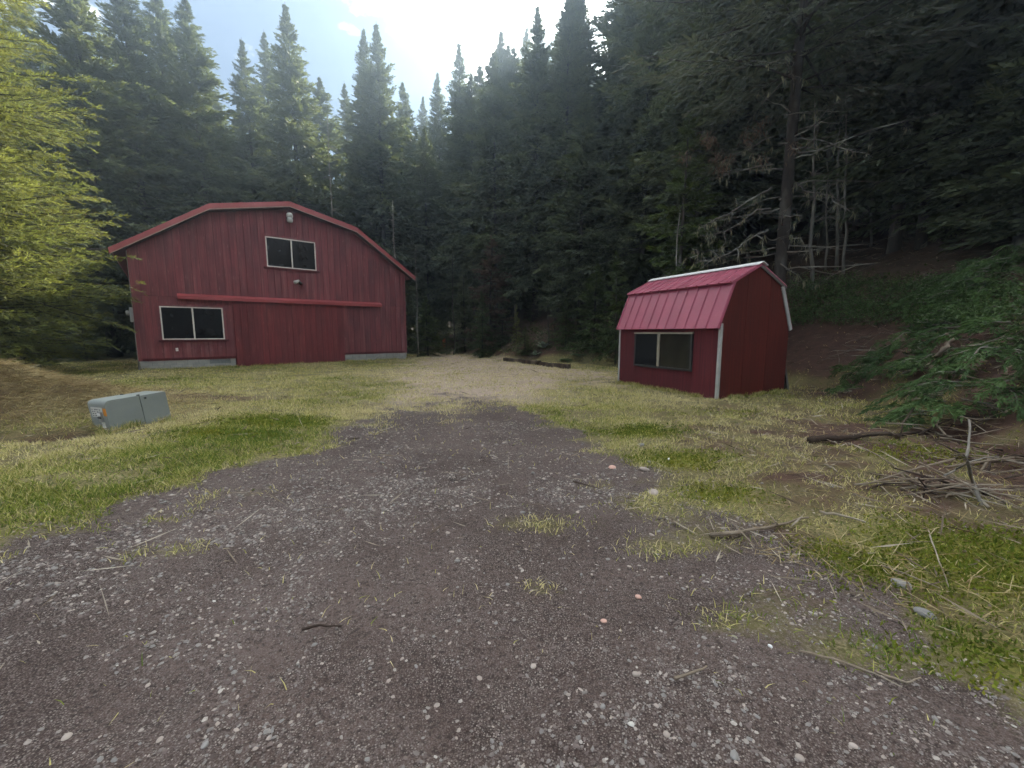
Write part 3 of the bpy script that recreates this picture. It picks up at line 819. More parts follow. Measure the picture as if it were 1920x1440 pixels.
# old plank leaning on the back of the shed
u_ = Vector((math.cos(2.016 - math.pi / 2), math.sin(2.016 - math.pi / 2), 0)); w_ = Vector((-u_.y, u_.x, 0))
def shed_pt(x, y, z): return Vector((4.799, 9.542, 0)) + u_ * x + w_ * y + Vector((0, 0, z))
ln = MB().box(-0.08, 0.08, -0.03, 0.03, 0, 1.25).build('leaning_plank', M['plank_grey'], bevel=0.004)
p0, p1 = shed_pt(SD + 0.30, 0.10, 0), shed_pt(SD + 0.02, 0.18, 1.15)
p0.z = hz(p0.x, p0.y) - 0.05
ln.location = p0
ln.rotation_euler = (p1 - p0).to_track_quat('Z', 'Y').to_euler()
tag(ln, 'dark grey plank leaning against the back wall of the small shed', 'plank')

# ------------------------------------------------------------------ utility box
ub = empty('utility_box', (-6.32, 6.36, 0.02), 0.0)
e1, e2 = Vector((0.5, 0.866, 0.085)).normalized(), Vector((-0.866, 0.5, -0.06)).normalized()
e3 = e1.cross(e2).normalized(); e2 = e3.cross(e1)
ub.matrix_world = Matrix(((e1.x, e2.x, e3.x, -6.32), (e1.y, e2.y, e3.y, 6.36), (e1.z, e2.z, e3.z, 0.0), (0, 0, 0, 1)))
tag(ub, 'tilted grey-green utility box standing over a dirt hollow in the grass', 'utility box')
UL, UW, UH = 0.80, 0.78, 0.54
def rounded(x0, x1, z0, z1, r, which):
    pts = []
    for cx, cz, a0_, on in ((x0 + r, z0 + r, 180, 'bl' in which), (x1 - r, z0 + r, 270, 'br' in which), (x1 - r, z1 - r, 0, 'tr' in which), (x0 + r, z1 - r, 90, 'tl' in which)):
        if on:
            for k in range(6):
                a = R(a0_ + 90 * k / 5); pts.append((cx + r * math.cos(a), cz + r * math.sin(a)))
        else: pts.append((cx + (r if a0_ in (270, 0) else -r), cz + (r if a0_ in (0, 90) else -r)))
    return pts
MB().prism(rounded(0, UL * 0.545, 0.06, UH, 0.075, ('tl',)), 'y', 0, UW).build('hood', M['box_green'], ub, bevel=0.006)
MB().prism(rounded(UL * 0.555, UL, -0.02, UH - 0.006, 0.02, ('tr',)), 'y', 0.006, UW - 0.006).build('cabinet', M['box_green'], ub, bevel=0.008)
MB().box(0.04, UL - 0.02, 0.02, UW - 0.02, -0.25, 0.055).build('base', M['box_base'], ub, bevel=0.004)
MB().box(UL * 0.545 - 0.01, UL * 0.555 + 0.01, 0.02, UW - 0.02, 0.06, UH - 0.012).build('seam', M['box_base'], ub)
hl = MB(); hl.tube([(UL * .55, UW * .05, UH - 0.01), (UL * .55, UW * .05, UH + 0.012)], 0.022, 8); hl.build('hinge', M['ink'], ub)
hl = MB(); hl.tube([(UL * .55, UW * .95, UH - 0.01), (UL * .55, UW * .95, UH + 0.012)], 0.022, 8); hl.build('hinge', M['ink'], ub)
hl = MB(); hl.tube([(UL * .64, 0.004, UH - 0.06), (UL * .64, -0.008, UH - 0.06)], 0.016, 8); hl.build('bolt', M['ink'], ub)
st = MB().box(-0.004, 0.001, 0.16, 0.66, 0.27, 0.43).build('warning_label', M['sticker'], ub)
for k in range(16):       # rows of small print
    y = 0.62 - (k % 4) * 0.105 - rnd.uniform(0, .02); z = 0.40 - (k // 4) * 0.034
    MB().box(-0.0065, -0.0045, y - rnd.uniform(.035, .075), y, z - 0.013, z).build('print', M['ink'], st)
MB().box(-0.004, 0.001, 0.008, 0.12, 0.30, 0.42).build('orange_label', M['orange'], ub)
MB().box(-0.004, 0.001, -0.0, 0.006, 0.30, 0.42).build('orange_label', M['orange'], ub)
lt = MB().box(-0.03, 0.001, 0.17, 0.30, 0.20, 0.36).build('latch', M['steel'], ub, bevel=0.006)
MB().box(-0.036, -0.031, 0.18, 0.29, 0.305, 0.345).build('lock_plate', M['cap_white'], lt)
MB().box(-0.040, -0.031, 0.17, 0.30, 0.26, 0.285).build('hasp', M['ink'], lt)
MB().box(-0.012, 0.001, 0.17, 0.28, 0.065, 0.195).build('lower_plate', M['sticker'], ub)
#PART3
# ------------------------------------------------------------------ conifers
def unit(v): return v / np.maximum(np.linalg.norm(v, axis=-1, keepdims=True), 1e-9)

def kites(p, d, l, w, g, flat=0.7):
    """needle sprays: one folded four-cornered blade each, from p along d"""
    n = len(p)
    up = np.array([0, 0, 1.0]) * flat + g.normal(size=(n, 3)) * 0.55
    side = unit(np.cross(d, up))
    nor = np.cross(side, d)
    V = np.empty((n, 4, 3))
    m = p + d * (l * 0.45)[:, None] - nor * (w * 0.35)[:, None]
    V[:, 0] = p
    V[:, 1] = m + side * w[:, None]
    V[:, 2] = p + d * l[:, None]
    V[:, 3] = m - side * w[:, None]
    return V.reshape(-1, 3), np.arange(n * 4).reshape(n, 4)

def sprays(g, base, phi, L, el, droop, tipup, nsec, nter, kl, kw, sec_len=0.42, s0=0.12, btint=None, fluff=1.0):
    """needles for an array of boughs; returns verts, faces, tint"""
    nb = len(L)
    hd = np.stack([np.cos(phi), np.sin(phi), np.zeros(nb)], 1)
    s = s0 + (1 - s0) * (np.arange(nsec)[None] + g.random((nb, nsec))) / nsec
    r = L[:, None] * s * np.cos(el)[:, None]
    z = L[:, None] * (s * np.sin(el)[:, None] - droop[:, None] * s ** 2 + tipup[:, None] * s ** 4)
    P = base[:, None] + hd[:, None] * r[..., None]
    P[..., 2] += z
    P += g.normal(size=P.shape) * 0.02
    dz = np.sin(el)[:, None] - 2 * droop[:, None] * s + 4 * tipup[:, None] * s ** 3
    T = hd[:, None] * np.cos(el)[:, None, None] + np.zeros_like(P)
    T[..., 2] = dz
    T = unit(T)
    sgn = np.where((np.arange(nsec)[None] + g.integers(0, 2, (nb, 1))) % 2 == 0, 1.0, -1.0)
    ang = sgn * np.radians(g.uniform(35, 72, (nb, nsec))) * np.clip(1.25 - s, 0.12, 1)
    ca, sa = np.cos(ang), np.sin(ang)
    D = T.copy()
    D[..., 0] = T[..., 0] * ca - T[..., 1] * sa
    D[..., 1] = T[..., 0] * sa + T[..., 1] * ca
    D[..., 2] += g.normal(size=s.shape) * 0.13 * fluff - 0.10 / fluff
    D = unit(D)
    l2 = np.maximum(L[:, None] * sec_len * (1.05 - 0.8 * s) * g.uniform(0.6, 1.15, s.shape), np.minimum(kl * 1.2, L[:, None] * 0.5))
    P, D, l2 = P.reshape(-1, 3), D.reshape(-1, 3), l2.ravel()
    if btint is None: btint = g.random(nb)
    bt = np.repeat(btint, nsec)
    n2 = len(P)
    t = (np.arange(nter)[None] + g.random((n2, nter))) / nter
    Q = P[:, None] + D[:, None] * (l2[:, None] * t)[..., None]
    Q[..., 2] -= l2[:, None] * 0.22 * t ** 2
    sg = np.where((np.arange(nter)[None] + g.integers(0, 2, (n2, 1))) % 2 == 0, 1.0, -1.0)
    an = sg * np.radians(g.uniform(20, 60, t.shape)) * np.clip(1.2 - t, 0.1, 1)
    ca, sa = np.cos(an), np.sin(an)
    E_ = np.repeat(D[:, None], nter, 1).copy()
    x_, y_ = E_[..., 0].copy(), E_[..., 1].copy()
    E_[..., 0], E_[..., 1] = x_ * ca - y_ * sa, x_ * sa + y_ * ca
    E_[..., 2] += g.normal(size=t.shape) * 0.22 * fluff - 0.08 / fluff + (0.12 if fluff > 1.5 else 0)
    E_ = unit(E_).reshape(-1, 3)
    n3 = len(E_)
    ks = np.repeat(np.clip(0.22 + L * 0.6 / max(kl * 4, 0.5), 0.28, 1.0), nsec * nter)
    l = kl * g.uniform(0.55, 1.25, n3) * ks
    V, F = kites(Q.reshape(-1, 3), E_, l, kw * g.uniform(0.7, 1.3, n3) * ks, g)
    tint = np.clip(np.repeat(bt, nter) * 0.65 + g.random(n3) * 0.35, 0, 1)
    return V, F, tint

def conifer(seed, H, Rm, cb, nb, nsec, nter, kl, kw, leaf, barkm, tr=0.2, dead=0, shape=0.85, bow=0.3, lean=0.0, irregular=0.35, phi_keep=None, sec_len=0.42, dead_len=1.3, el0=-8, sag=1.0, fluff=1.0):
    g = np.random.default_rng(seed)
    zb = cb * H
    q = (np.arange(nb) + g.random(nb)) / nb
    q = 1 - (1 - q) ** 1.25
    z = zb + (H * 0.985 - zb) * q
    phi = g.random(nb) * 2 * np.pi + np.arange(nb) * 2.4
    ph = phi % (2 * np.pi)
    lob = 1 + irregular * (fbm(ph * 1.6, z * 0.55, seed, 3) - 0.5) * 2
    L = Rm * np.maximum((1 - q) ** shape, 0.02) * np.minimum(1, 0.6 + q * 5) * g.uniform(0.62, 1.15, nb) * lob + 0.04
    el = np.radians(el0 + (40 - el0) * q ** 1.4 + g.normal(size=nb) * 7)
    droop = (0.26 * (1 - q) + 0.05 + g.normal(size=nb) * 0.04) * sag
    tipup = 0.14 * (1 - q) + g.random(nb) * 0.06
    if phi_keep is not None:
        k = phi_keep(ph)
        z, phi, L, el, droop, tipup = z[k], phi[k], L[k], el[k], droop[k], tipup[k]
        nb = len(z)
    wig = lambda h: (bow * math.sin(h / H * 2.2 + seed) * h / H * 0.5, bow * math.cos(h / H * 1.7 + seed * 2) * h / H * 0.4)
    base = np.array([(wig(h)[0] + lean * h, wig(h)[1], h) for h in z])
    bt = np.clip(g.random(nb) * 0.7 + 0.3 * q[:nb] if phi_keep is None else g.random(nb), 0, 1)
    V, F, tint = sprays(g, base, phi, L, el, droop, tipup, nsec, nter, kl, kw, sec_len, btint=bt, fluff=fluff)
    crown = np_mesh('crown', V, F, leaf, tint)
    mb = MB()
    hs = [H * k / 14 for k in range(15)]
    mb.tube([(wig(h)[0] + lean * h, wig(h)[1], h - (0.5 if h == 0 else 0)) for h in hs], [tr * (1 - h / H) ** 0.8 + 0.012 + (0.25 * tr if h == 0 else 0) for h in hs], 8)
    for b, p_, L_, e_, d_, t_ in list(zip(base, phi, L, el, droop, tipup)):
        if L_ < 0.5: continue
        pts = []
        for s in (0, 0.35, 0.7, 0.97):
            pts.append((b[0] + math.cos(p_) * L_ * s * math.cos(e_), b[1] + math.sin(p_) * L_ * s * math.cos(e_), b[2] + L_ * (s * math.sin(e_) - d_ * s * s + t_ * s ** 4)))
        r0 = 0.012 + 0.006 * L_
        mb.tube(pts, [r0, r0 * .7, r0 * .45, r0 * .2], 3, False)
    for k in range(dead):     # bare dead twigs below the crown
        h = g.uniform(0.04, max(cb * 1.25, 0.1)) * H
        a, l = g.random() * 6.283, g.uniform(0.3, 1.0) * dead_len
        p = np.array([wig(h)[0] + lean * h, wig(h)[1], h])
        d = np.array([math.cos(a), math.sin(a), g.uniform(-0.35, 0.25)])
        m1 = p + d * l * 0.5 + g.normal(size=3) * 0.06
        e = p + d * l + g.normal(size=3) * 0.14 + np.array([0, 0, -0.12 * l])
        mb.tube([p, m1, e], [0.016, 0.010, 0.004], 3, False)
        for q_ in range(2):
            e2_ = m1 + (e - m1) * g.random() + g.normal(size=3) * 0.22
            mb.tube([m1, e2_], [0.008, 0.003], 3, False)
    return mb.mesh('trunk', barkm, True), crown

PROTO = {
    # tall edge firs, boughs nearly to the ground
    'a': (conifer(11, 26, 4.9, 0.08, 380, 15, 7, 0.40, 0.075, M['fir'], M['bark_dark'], 0.26, 10, 0.95), 26),
    'b': (conifer(12, 26, 4.2, 0.14, 350, 15, 7, 0.38, 0.070, M['fir'], M['bark_pale'], 0.22, 25, 0.9), 26),
    'c': (conifer(13, 26, 5.4, 0.08, 380, 16, 7, 0.42, 0.075, M['fir'], M['bark_dark'], 0.28, 10, 0.9, irregular=0.65), 26),
    # forest trees with bare lower trunks
    'd': (conifer(14, 26, 3.3, 0.36, 250, 14, 7, 0.42, 0.080, M['fir'], M['bark_pale'], 0.17, 60, 0.8, bow=0.6), 26),
    'e': (conifer(15, 26, 2.9, 0.44, 220, 14, 7, 0.42, 0.080, M['fir'], M['bark_dark'], 0.16, 70, 0.75, bow=0.8), 26),
    'f': (conifer(16, 26, 3.8, 0.28, 270, 14, 7, 0.42, 0.080, M['fir'], M['bark_pale'], 0.19, 50, 0.85, irregular=0.7), 26),
    # young firs (6 m)
    'y': (conifer(17, 6, 1.75, 0.05, 120, 14, 7, 0.20, 0.034, M['fir_young'], M['bark_dark'], 0.06, 0, 1.0), 6),
    'z': (conifer(18, 6, 1.5, 0.10, 100, 14, 7, 0.20, 0.034, M['fir_young'], M['bark_pale'], 0.055, 6, 0.9, irregular=0.7), 6),
}
used_first = {}
PROTO['g'] = (conifer(31, 10, 1.9, 0.12, 120, 15, 8, 0.22, 0.04, M['fir_young'], M['bark_pale'], 0.09, 16, 0.75, irregular=0.6), 10)
def tree(kind, x, y, H, label, group=None, width=1.0, name='fir_tree', rz=None, leaf=None):
    (tm, cm), h0 = PROTO[kind]
    s = H / h0
    o = empty(name, (x, y, hz(x, y) - 0.1), rnd.random() * 6.283 if rz is None else rz)
    o.scale = (s * width, s * width, s)
    link('trunk', tm, o)
    c = link('crown', cm, o)
    if leaf:
        if (kind, leaf) not in used_first:
            used_first[kind, leaf] = cm.copy(); used_first[kind, leaf].materials[0] = M[leaf]
        c.data = used_first[kind, leaf]
    tag(o, label, 'tree', group)
    return o
def tree_px(kind, px, py, Y, label, group=None, width=1.0, **k):
    """tree whose tip is seen at a photo pixel, at depth Y"""
    p = at(px, py, Y)
    return tree(kind, p.x, p.y, p.z - hz(p.x, p.y) + 0.1, label, group, width, **k)

PLACED = []
def reg(o): PLACED.append((o.location.x, o.location.y)); return o
sk = [  # skyline firs, left to right: kind, tip pixel, depth, width, label
    ('c', 120, -120, 27, 1.1, 'tall sunlit fir behind the bright near fir, its tip above the frame'),
    ('a', 222, -70, 30, 1.1, 'tall sunlit fir with dark upper trunk beside the bright near fir'),
    ('c', 290, -30, 34, 1.0, 'broad lit fir left of the slim fir touching the top edge'),
    ('b', 352, -12, 33, 1.15, 'slim fir whose tip touches the top edge above the left barn eave'),
    ('a', 455, 70, 40, 0.9, 'shorter fir left of the tallest skyline fir above the barn'),
    ('b', 490, 52, 43, 0.9, 'grey slender fir just left of the tallest skyline fir above the barn'),
    ('a', 536, 2, 36, 1.0, 'tallest pointed fir on the skyline above the barn ridge'),
    ('f', 600, 142, 42, 1.0, 'low fir in the dip right of the tallest skyline fir'),
    ('b', 642, 150, 46, 0.9, 'low grey fir in the dip left of the twin-tipped skyline fir'),
    ('b', 679, 50, 37.5, 0.8, 'shorter left tip of the twin-tipped firs above the barn roof'),
    ('a', 704, 38, 36, 1.0, 'broad dark fir standing alone against the blue sky left of the notch'),
    ('f', 752, 150, 42, 0.9, 'fir on the left flank of the deep skyline notch'),
    ('b', 792, 178, 55, 0.8, 'lowest distant fir in the bottom of the skyline notch'),
    ('b', 822, 134, 44, 0.9, 'small spire fir on the right flank of the skyline notch'),
    ('a', 861, 75, 38, 0.85, 'sharp narrow fir just right of the skyline notch'),
    ('c', 901, 118, 38, 1.0, 'lower fir between two sharp spires right of the notch'),
    ('a', 941, 55, 36, 1.0, 'pale-edged spire fir below the white cloud'),
    ('b', 985, 48, 40, 0.9, 'second spire fir below the white cloud'),
    ('c', 1022, 92, 38, 1.1, 'lower fir against the bright cloud, left of the tall dark one'),
    ('a', 1090, -45, 30, 0.95, 'tall dark fir reaching the top edge left of the bright sky gap'),
    ('c', 1148, 62, 33, 0.8, 'lower dark fir filling the bottom of the bright sky gap'),
    ('c', 1225, -60, 24, 1.0, 'massive dark fir right of the bright sky gap'),
]
for kd, px, py, Y, w, lb in sk: reg(tree_px(kd, px, py, Y, lb, 'firs along the skyline', w))

# forest edge right of the shed: slim trunks seen one by one
slim = [('d', 1522, 18.5, 23, 'slim pale trunk nearest the big dead-limbed pine'), ('e', 1546, 21, 22, 'slim trunk second right of the big dead-limbed pine'), ('d', 1580, 20, 24, 'pale slim trunk third right of the big dead-limbed pine'),
        ('e', 1626, 22, 22, 'dark slim trunk right of the pale trunks behind the shed'), ('d', 1690, 19, 24, 'pale mottled trunk above the leafy bank'), ('d', 1752, 20.5, 23, 'slim trunk over the cut green boughs'),
        ('e', 1800, 17, 22, 'dark slim trunk near the right edge of the forest'), ('f', 1868, 17.5, 24, 'forest trunk above the arched green mounds'), ('f', 1655, 27, 27, 'deep forest fir behind the leafy bank'),
        ('c', 1395, 24, 27, 'dark fir directly behind the left side of the dead-limbed pine'), ('a', 1330, 24, 28, 'dark fir behind the shed roof and the light green fir'), ('f', 1905, 14.5, 21, 'forest fir cut off by the right edge of the frame'),
        ('c', 2010, 14, 22, 'forest fir whose boughs hang in at the top right corner'), ('c', 1850, 19.5, 26, 'broad dark fir right of the slim trunks, over the green mounds'), ('a', 1660, 23, 27, 'dark fir with low boughs behind the pale slim trunks'), ('c', 1780, 24, 27, 'broad fir closing off the forest at upper right'), ('a', 1490, 27, 29, 'tall fir behind the crown of the dead-limbed pine')]
for kd, px, Y, H, lb in slim:
    x = (px - 960) / F_PX * Y * 1.0
    reg(tree(kd, x, Y, H, lb, 'forest trees right of the shed'))
for px, Y, H in ((1290, 30, 29), (1180, 30, 28), (1250, 36, 30), (1560, 33, 30), (1700, 33, 30), (1430, 34, 30), (1850, 30, 28)):
    reg(tree(rnd.choice('ac'), (px - 960) / F_PX * Y, Y, H, 'dark fir deep in the forest above the shed roof', 'firs deep in the forest on the right'))

for kd, x, y, H in (('f', -1.2, 31.5, 20), ('a', 1.6, 29.0, 20), ('f', -3.2, 35, 21), ('b', 3.4, 27.5, 19), ('c', -0.4, 35.5, 21.5), ('f', 4.5, 31, 22)):  # firs added inside the forest wall to keep sun off the mound
    reg(tree(kd, x, y, H, 'dark shaded fir in the middle of the forest wall above the landscape timbers', 'shaded firs above the landscape timbers'))
for px, py, Y in ((962, 88, 36), (1003, 74, 36.5), (1044, 62, 37)):  # broad firs added to block the sun streak on the left ground
    reg(tree_px('c', px, py, Y, 'broad fir just below the spires under the white cloud', 'broad firs under the white cloud', 1.1))
for px, Y, H in ((1600, 38, 30), (1680, 42, 30), (1760, 36, 29), (1840, 38, 29), (1920, 33, 28), (1530, 42, 31), (1990, 27, 26)):
    reg(tree('c', (px - 960) / F_PX * Y, Y, H, 'dark broad fir in the deepest shade above the leafy bank', 'broad firs in the deepest shade'))

# infill of the forest wall
def sky_limit(px):
    s = sorted((p[1], p[2]) for p in sk)
    if px < 380 or px > 1180: return -400
    for (x0, y0), (x1, y1) in zip(s, s[1:]):
        if x0 <= px <= x1: return max(y0, y1) + 22
    return 100
n_fill = 0
for tries in range(9000):
    if n_fill >= 130: break
    a = rnd.uniform(-0.93, 0.93)
    Y = rnd.uniform(14, 62)
    x = math.tan(a) * Y
    dc = float(sdf(clearing, np.array([x]), np.array([Y]))[0])
    if dc < 2.2 or dc > 27: continue
    if min(math.hypot(x - q_[0], Y - q_[1]) for q_ in PLACED) < 2.9: continue
    if x > 5.5 and Y < 20.5: continue
    px = 960 + x / Y * F_PX
    if px < -80 or px > 2050: continue
    base = hz(x, Y)
    H = rnd.uniform(19, 29)
    lim = at(px, sky_limit(px), Y).z - base
    if lim < 9: continue
    H = min(H, lim * rnd.uniform(0.86, 1.0))
    kd = rnd.choice('abcfd' if dc < 8 else 'abdeff')
    if 700 < px < 1000 and dc > 10: kd = rnd.choice('ddef')
    if px > 1480: kd = rnd.choice('cfdaf')
    bands = [(130, 'at the far left, behind the bright near fir'), (250, 'left of the barn, over its left eave'), (400, 'behind the left slope of the barn roof'), (545, 'behind the top of the barn roof'),
             (670, 'behind the right slope of the barn roof'), (780, 'behind the right eave of the barn'), (870, 'just right of the barn'), (960, 'midway between barn and shed'), (1060, 'above the landscape timbers'),
             (1180, 'left of the shed roof'), (1300, 'behind the left half of the shed roof'), (1450, 'behind the dead-limbed pine'), (1600, 'among the slim trunks right of the pine'), (1750, 'above the leafy bank'), (3000, 'at the far right edge')]
    where = next(t_ for b_, t_ in bands if px < b_)
    row = 'front-row forest fir ' if dc < 8 else 'deep forest fir ' if dc < 17 else 'hindmost forest fir '
    o = reg(tree(kd, x, Y, H, row + where, row + where, rnd.uniform(0.85, 1.15)))
    n_fill += 1

# young firs along the edge of the clearing
yf = [('y', 800, 556, 28.5, 1.25, 'fir_young', 'bushy dark young fir beside the right corner of the barn'), ('y', 903, 545, 26.5, 0.85, 'fir_young', 'young fir at the forest edge left of the timbers'),
      ('z', 942, 538, 27.5, 0.95, 'fir', 'dark young fir just behind the one left of the timbers'), ('z', 968, 570, 25.5, 0.55, 'fir_near', 'small yellow-green fir above the low spreading bush'),
      ('y', 985, 612, 24.2, 1.5, 'fir_young', 'low spreading fir bush behind the landscape timbers'), ('y', 1118, 492, 21.5, 1.15, 'fir_young', 'layered young fir left of the shed, above the ferns'),
      ('z', 1062, 560, 23.2, 1.2, 'fir_young', 'loose young fir between the timbers and the layered fir'), ('z', 836, 596, 30.5, 0.8, 'fir', 'tiny sapling behind the orange marker stake'),
      ('y', 1000, 535, 29, 1.0, 'fir', 'dark young fir in the shade above the timbers'), ('z', 1160, 470, 19.5, 0.7, 'fir_young', 'young fir half hidden by the left end of the shed roof'),
      ('y', 870, 500, 31, 0.8, 'fir', 'shaded young fir behind the gap beside the barn'), ('z', 760, 500, 33, 0.9, 'fir', 'shaded young fir seen past the right eave of the barn'),
      ('y', 30, 560, 19, 1.4, 'fir', 'dark bushy fir under the bright near fir'), ('y', 150, 575, 24, 1.3, 'fir', 'dark bushy fir left of the barn corner'), ('z', 215, 545, 28, 1.3, 'fir', 'dark young fir peeking past the left barn wall'), ('y', 95, 540, 26, 1.3, 'fir', 'shaded young fir behind the dry grass mound')]
def tree_base(kd, px, py, H, label, group, w=1.0, **k):
    x, y, kz = ray(px, py)
    ts = np.arange(6, 60, 0.1)
    b_ = hmap(x * ts, y * ts) > CAM_H + kz * ts
    t_ = ts[np.argmax(b_)] if b_.any() else 28.0
    return tree(kd, x * t_, y * t_, H, label, group, w, **k)
for k in range(26):
    px, py = rnd.uniform(1500, 2000), rnd.uniform(380, 470)
    if px < 1640: py = rnd.uniform(360, 420)
    big = k % 3 == 0
    tree_base(rnd.choice('acf') if big else rnd.choice('yzg'), px, py, rnd.uniform(14, 22) if big else rnd.uniform(4, 9), ('tall' if big else 'small') + ' low-boughed shaded fir ' + next(t_ for b_, t_ in bands if px < b_), 'low-boughed firs on the dark slope', 1.1, **({} if big else dict(leaf='fir', name='young_fir')))
for kd, px, py, Y, w, lf, lb in yf: tree_px(kd, px, py, Y, lb, 'young firs on the dark slope' if 'dark slope' in lb else 'young firs around the clearing', w, name='young_fir', leaf=lf)

# light green fir left of the pine, above the shed roof
reg(tree_px('g', 1290, 205, 16.2, 'light green fir rising just left of the shed ridge', None, 1.0))

# bright fir close by on the left
def near_fir():
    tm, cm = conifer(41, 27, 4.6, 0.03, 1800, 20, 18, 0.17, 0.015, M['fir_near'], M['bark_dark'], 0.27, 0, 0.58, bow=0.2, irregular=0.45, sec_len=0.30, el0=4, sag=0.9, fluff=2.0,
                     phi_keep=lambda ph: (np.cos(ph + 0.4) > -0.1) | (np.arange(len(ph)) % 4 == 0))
    x, y = -18.7, 13.2
    o = empty('fir_tree', (x, y, hz(x, y) - 0.1), 0.4)
    link('trunk', tm, o); link('crown', cm, o)
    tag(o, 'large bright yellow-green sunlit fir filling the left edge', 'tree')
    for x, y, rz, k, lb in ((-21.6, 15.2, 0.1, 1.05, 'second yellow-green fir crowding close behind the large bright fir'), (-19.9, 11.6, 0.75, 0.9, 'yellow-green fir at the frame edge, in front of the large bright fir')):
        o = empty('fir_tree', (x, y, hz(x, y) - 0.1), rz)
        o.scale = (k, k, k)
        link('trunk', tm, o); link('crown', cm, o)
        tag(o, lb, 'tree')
near_fir()

# ------------------------------------------------------------------ the big pine behind the shed, its lower limbs dead and hung with lichen
def hit(px, py):
    """where the line of sight of a photo pixel meets the terrain"""
    x, y, k = ray(px, py)
    ts = np.concatenate([np.arange(0.8, 20, 0.02), np.arange(20, 60, 0.1)])
    below = hmap(x * ts, y * ts) > CAM_H + k * ts
    t_ = ts[np.argmax(below)] if below.any() else 25.0
    return Vector((x * t_, y * t_, hz(x * t_, y * t_)))

PX, PY = 9.0, 14.2
tm, cm = conifer(51, 25, 5.2, 0.33, 210, 16, 10, 0.34, 0.030, M['pine'], M['bark_dark'], 0.20, 0, 0.55, bow=0.25, irregular=0.6, el0=2, sec_len=0.4)
pine = empty('pine_tree', (PX, PY, hz(PX, PY) - 0.1), 0.0)
tag(pine, 'big dark pine behind the shed with dead lichen-hung lower limbs', 'tree')
link('trunk', tm, pine); link('crown', cm, pine)
limbs = [  # traced in photo pixels/3.692 offset (1180,180)
    ([(985, 630), (880, 690), (720, 800), (600, 850), (510, 905), (480, 890)], .035), ([(985, 780), (880, 790), (800, 850), (740, 900), (640, 940), (560, 985), (490, 965)], .034),
    ([(975, 925), (880, 960), (800, 1015), (740, 1060), (650, 1110), (560, 1145), (470, 1130), (465, 1060)], .036), ([(880, 960), (930, 1000), (915, 1070), (980, 1080)], .018),
    ([(750, 1060), (755, 1110), (745, 1170)], .016), ([(800, 1015), (815, 1090), (812, 1170)], .014), ([(660, 940), (665, 1010), (630, 1080), (560, 1135)], .016),
    ([(1040, 720), (1160, 620), (1230, 660), (1330, 675), (1410, 690), (1430, 740), (1530, 800)], .036), ([(1100, 570), (1160, 600), (1230, 660)], .02), ([(1300, 640), (1400, 610), (1500, 570)], .015),
    ([(1370, 700), (1360, 760), (1400, 800), (1390, 870), (1440, 920)], .016), ([(1030, 920), (1130, 990), (1190, 985), (1220, 1040), (1225, 1090), (1200, 1100)], .028), ([(1130, 990), (1090, 1090), (1060, 1160), (1030, 1180)], .02),
    ([(1060, 135), (1200, 115), (1330, 100), (1600, 95)], .02), ([(1040, 330), (1200, 290), (1330, 310), (1500, 370), (1690, 420)], .028), ([(1540, 370), (1545, 460)], .012), ([(1330, 300), (1430, 270), (1500, 225)], .014),
    ([(1020, 270), (930, 300), (860, 345), (790, 355), (900, 410), (1040, 440)], .022), ([(1000, 470), (880, 490), (740, 520), (560, 580)], .026), ([(1040, 1160), (1150, 1230), (1180, 1250), (1155, 1350)], .024),
    ([(860, 345), (760, 400), (640, 410)], .012), ([(720, 800), (700, 880), (560, 940)], .012), ([(640, 940), (560, 960), (480, 970)], .01), ([(1410, 690), (1470, 760), (1450, 830)], .012), ([(900, 690), (860, 780), (790, 830)], .012)]
inv = pine.matrix_basis.inverted()
lich = []
for k, (pl, r) in enumerate(limbs):
    pts, n = [], len(pl)
    dy = rnd.uniform(-1.6, 0.9)
    for i, (a, b) in enumerate(pl):
        px, py = 1180 + a / 3.692, 180 + b / 3.692
        Y = PY + dy * (i / (n - 1)) * (abs(px - 1452) / 90 if n > 4 else 1) * 0.8
        if n <= 4: Y = PY + (0.5 * dy)
        pts.append(at(px, py, Y))
    # smooth the trace a little and add small kinks
    fine = []
    for p, q in zip(pts, pts[1:]):
        for j in range(3): fine.append(p.lerp(q, j / 3) + Vector((rnd.gauss(0, .012), rnd.gauss(0, .03), rnd.gauss(0, .012))))
    fine.append(pts[-1])
    m = len(fine)
    mb = MB()
    mb.tube([inv @ p for p in fine], [r * (1 - 0.75 * i / (m - 1)) for i in range(m)], 5)
    for j in range(2, m - 1):
        for q_ in range(rnd.choice((0, 1, 1, 2))):
            e = fine[j] + Vector((rnd.gauss(0, .22), rnd.gauss(0, .25), rnd.gauss(-.05, .16)))
            mid = fine[j].lerp(e, .5) + Vector((rnd.gauss(0, .04), rnd.gauss(0, .04), rnd.gauss(0, .04)))
            mb.tube([inv @ fine[j], inv @ mid, inv @ e], [r * .35, r * .25, r * .1], 3, False)
            if rnd.random() < .4: lich.append(inv @ e)
        if rnd.random() < .3: lich.append(inv @ fine[j])
    mb.build('dead_limb', M['twig'], pine, True)
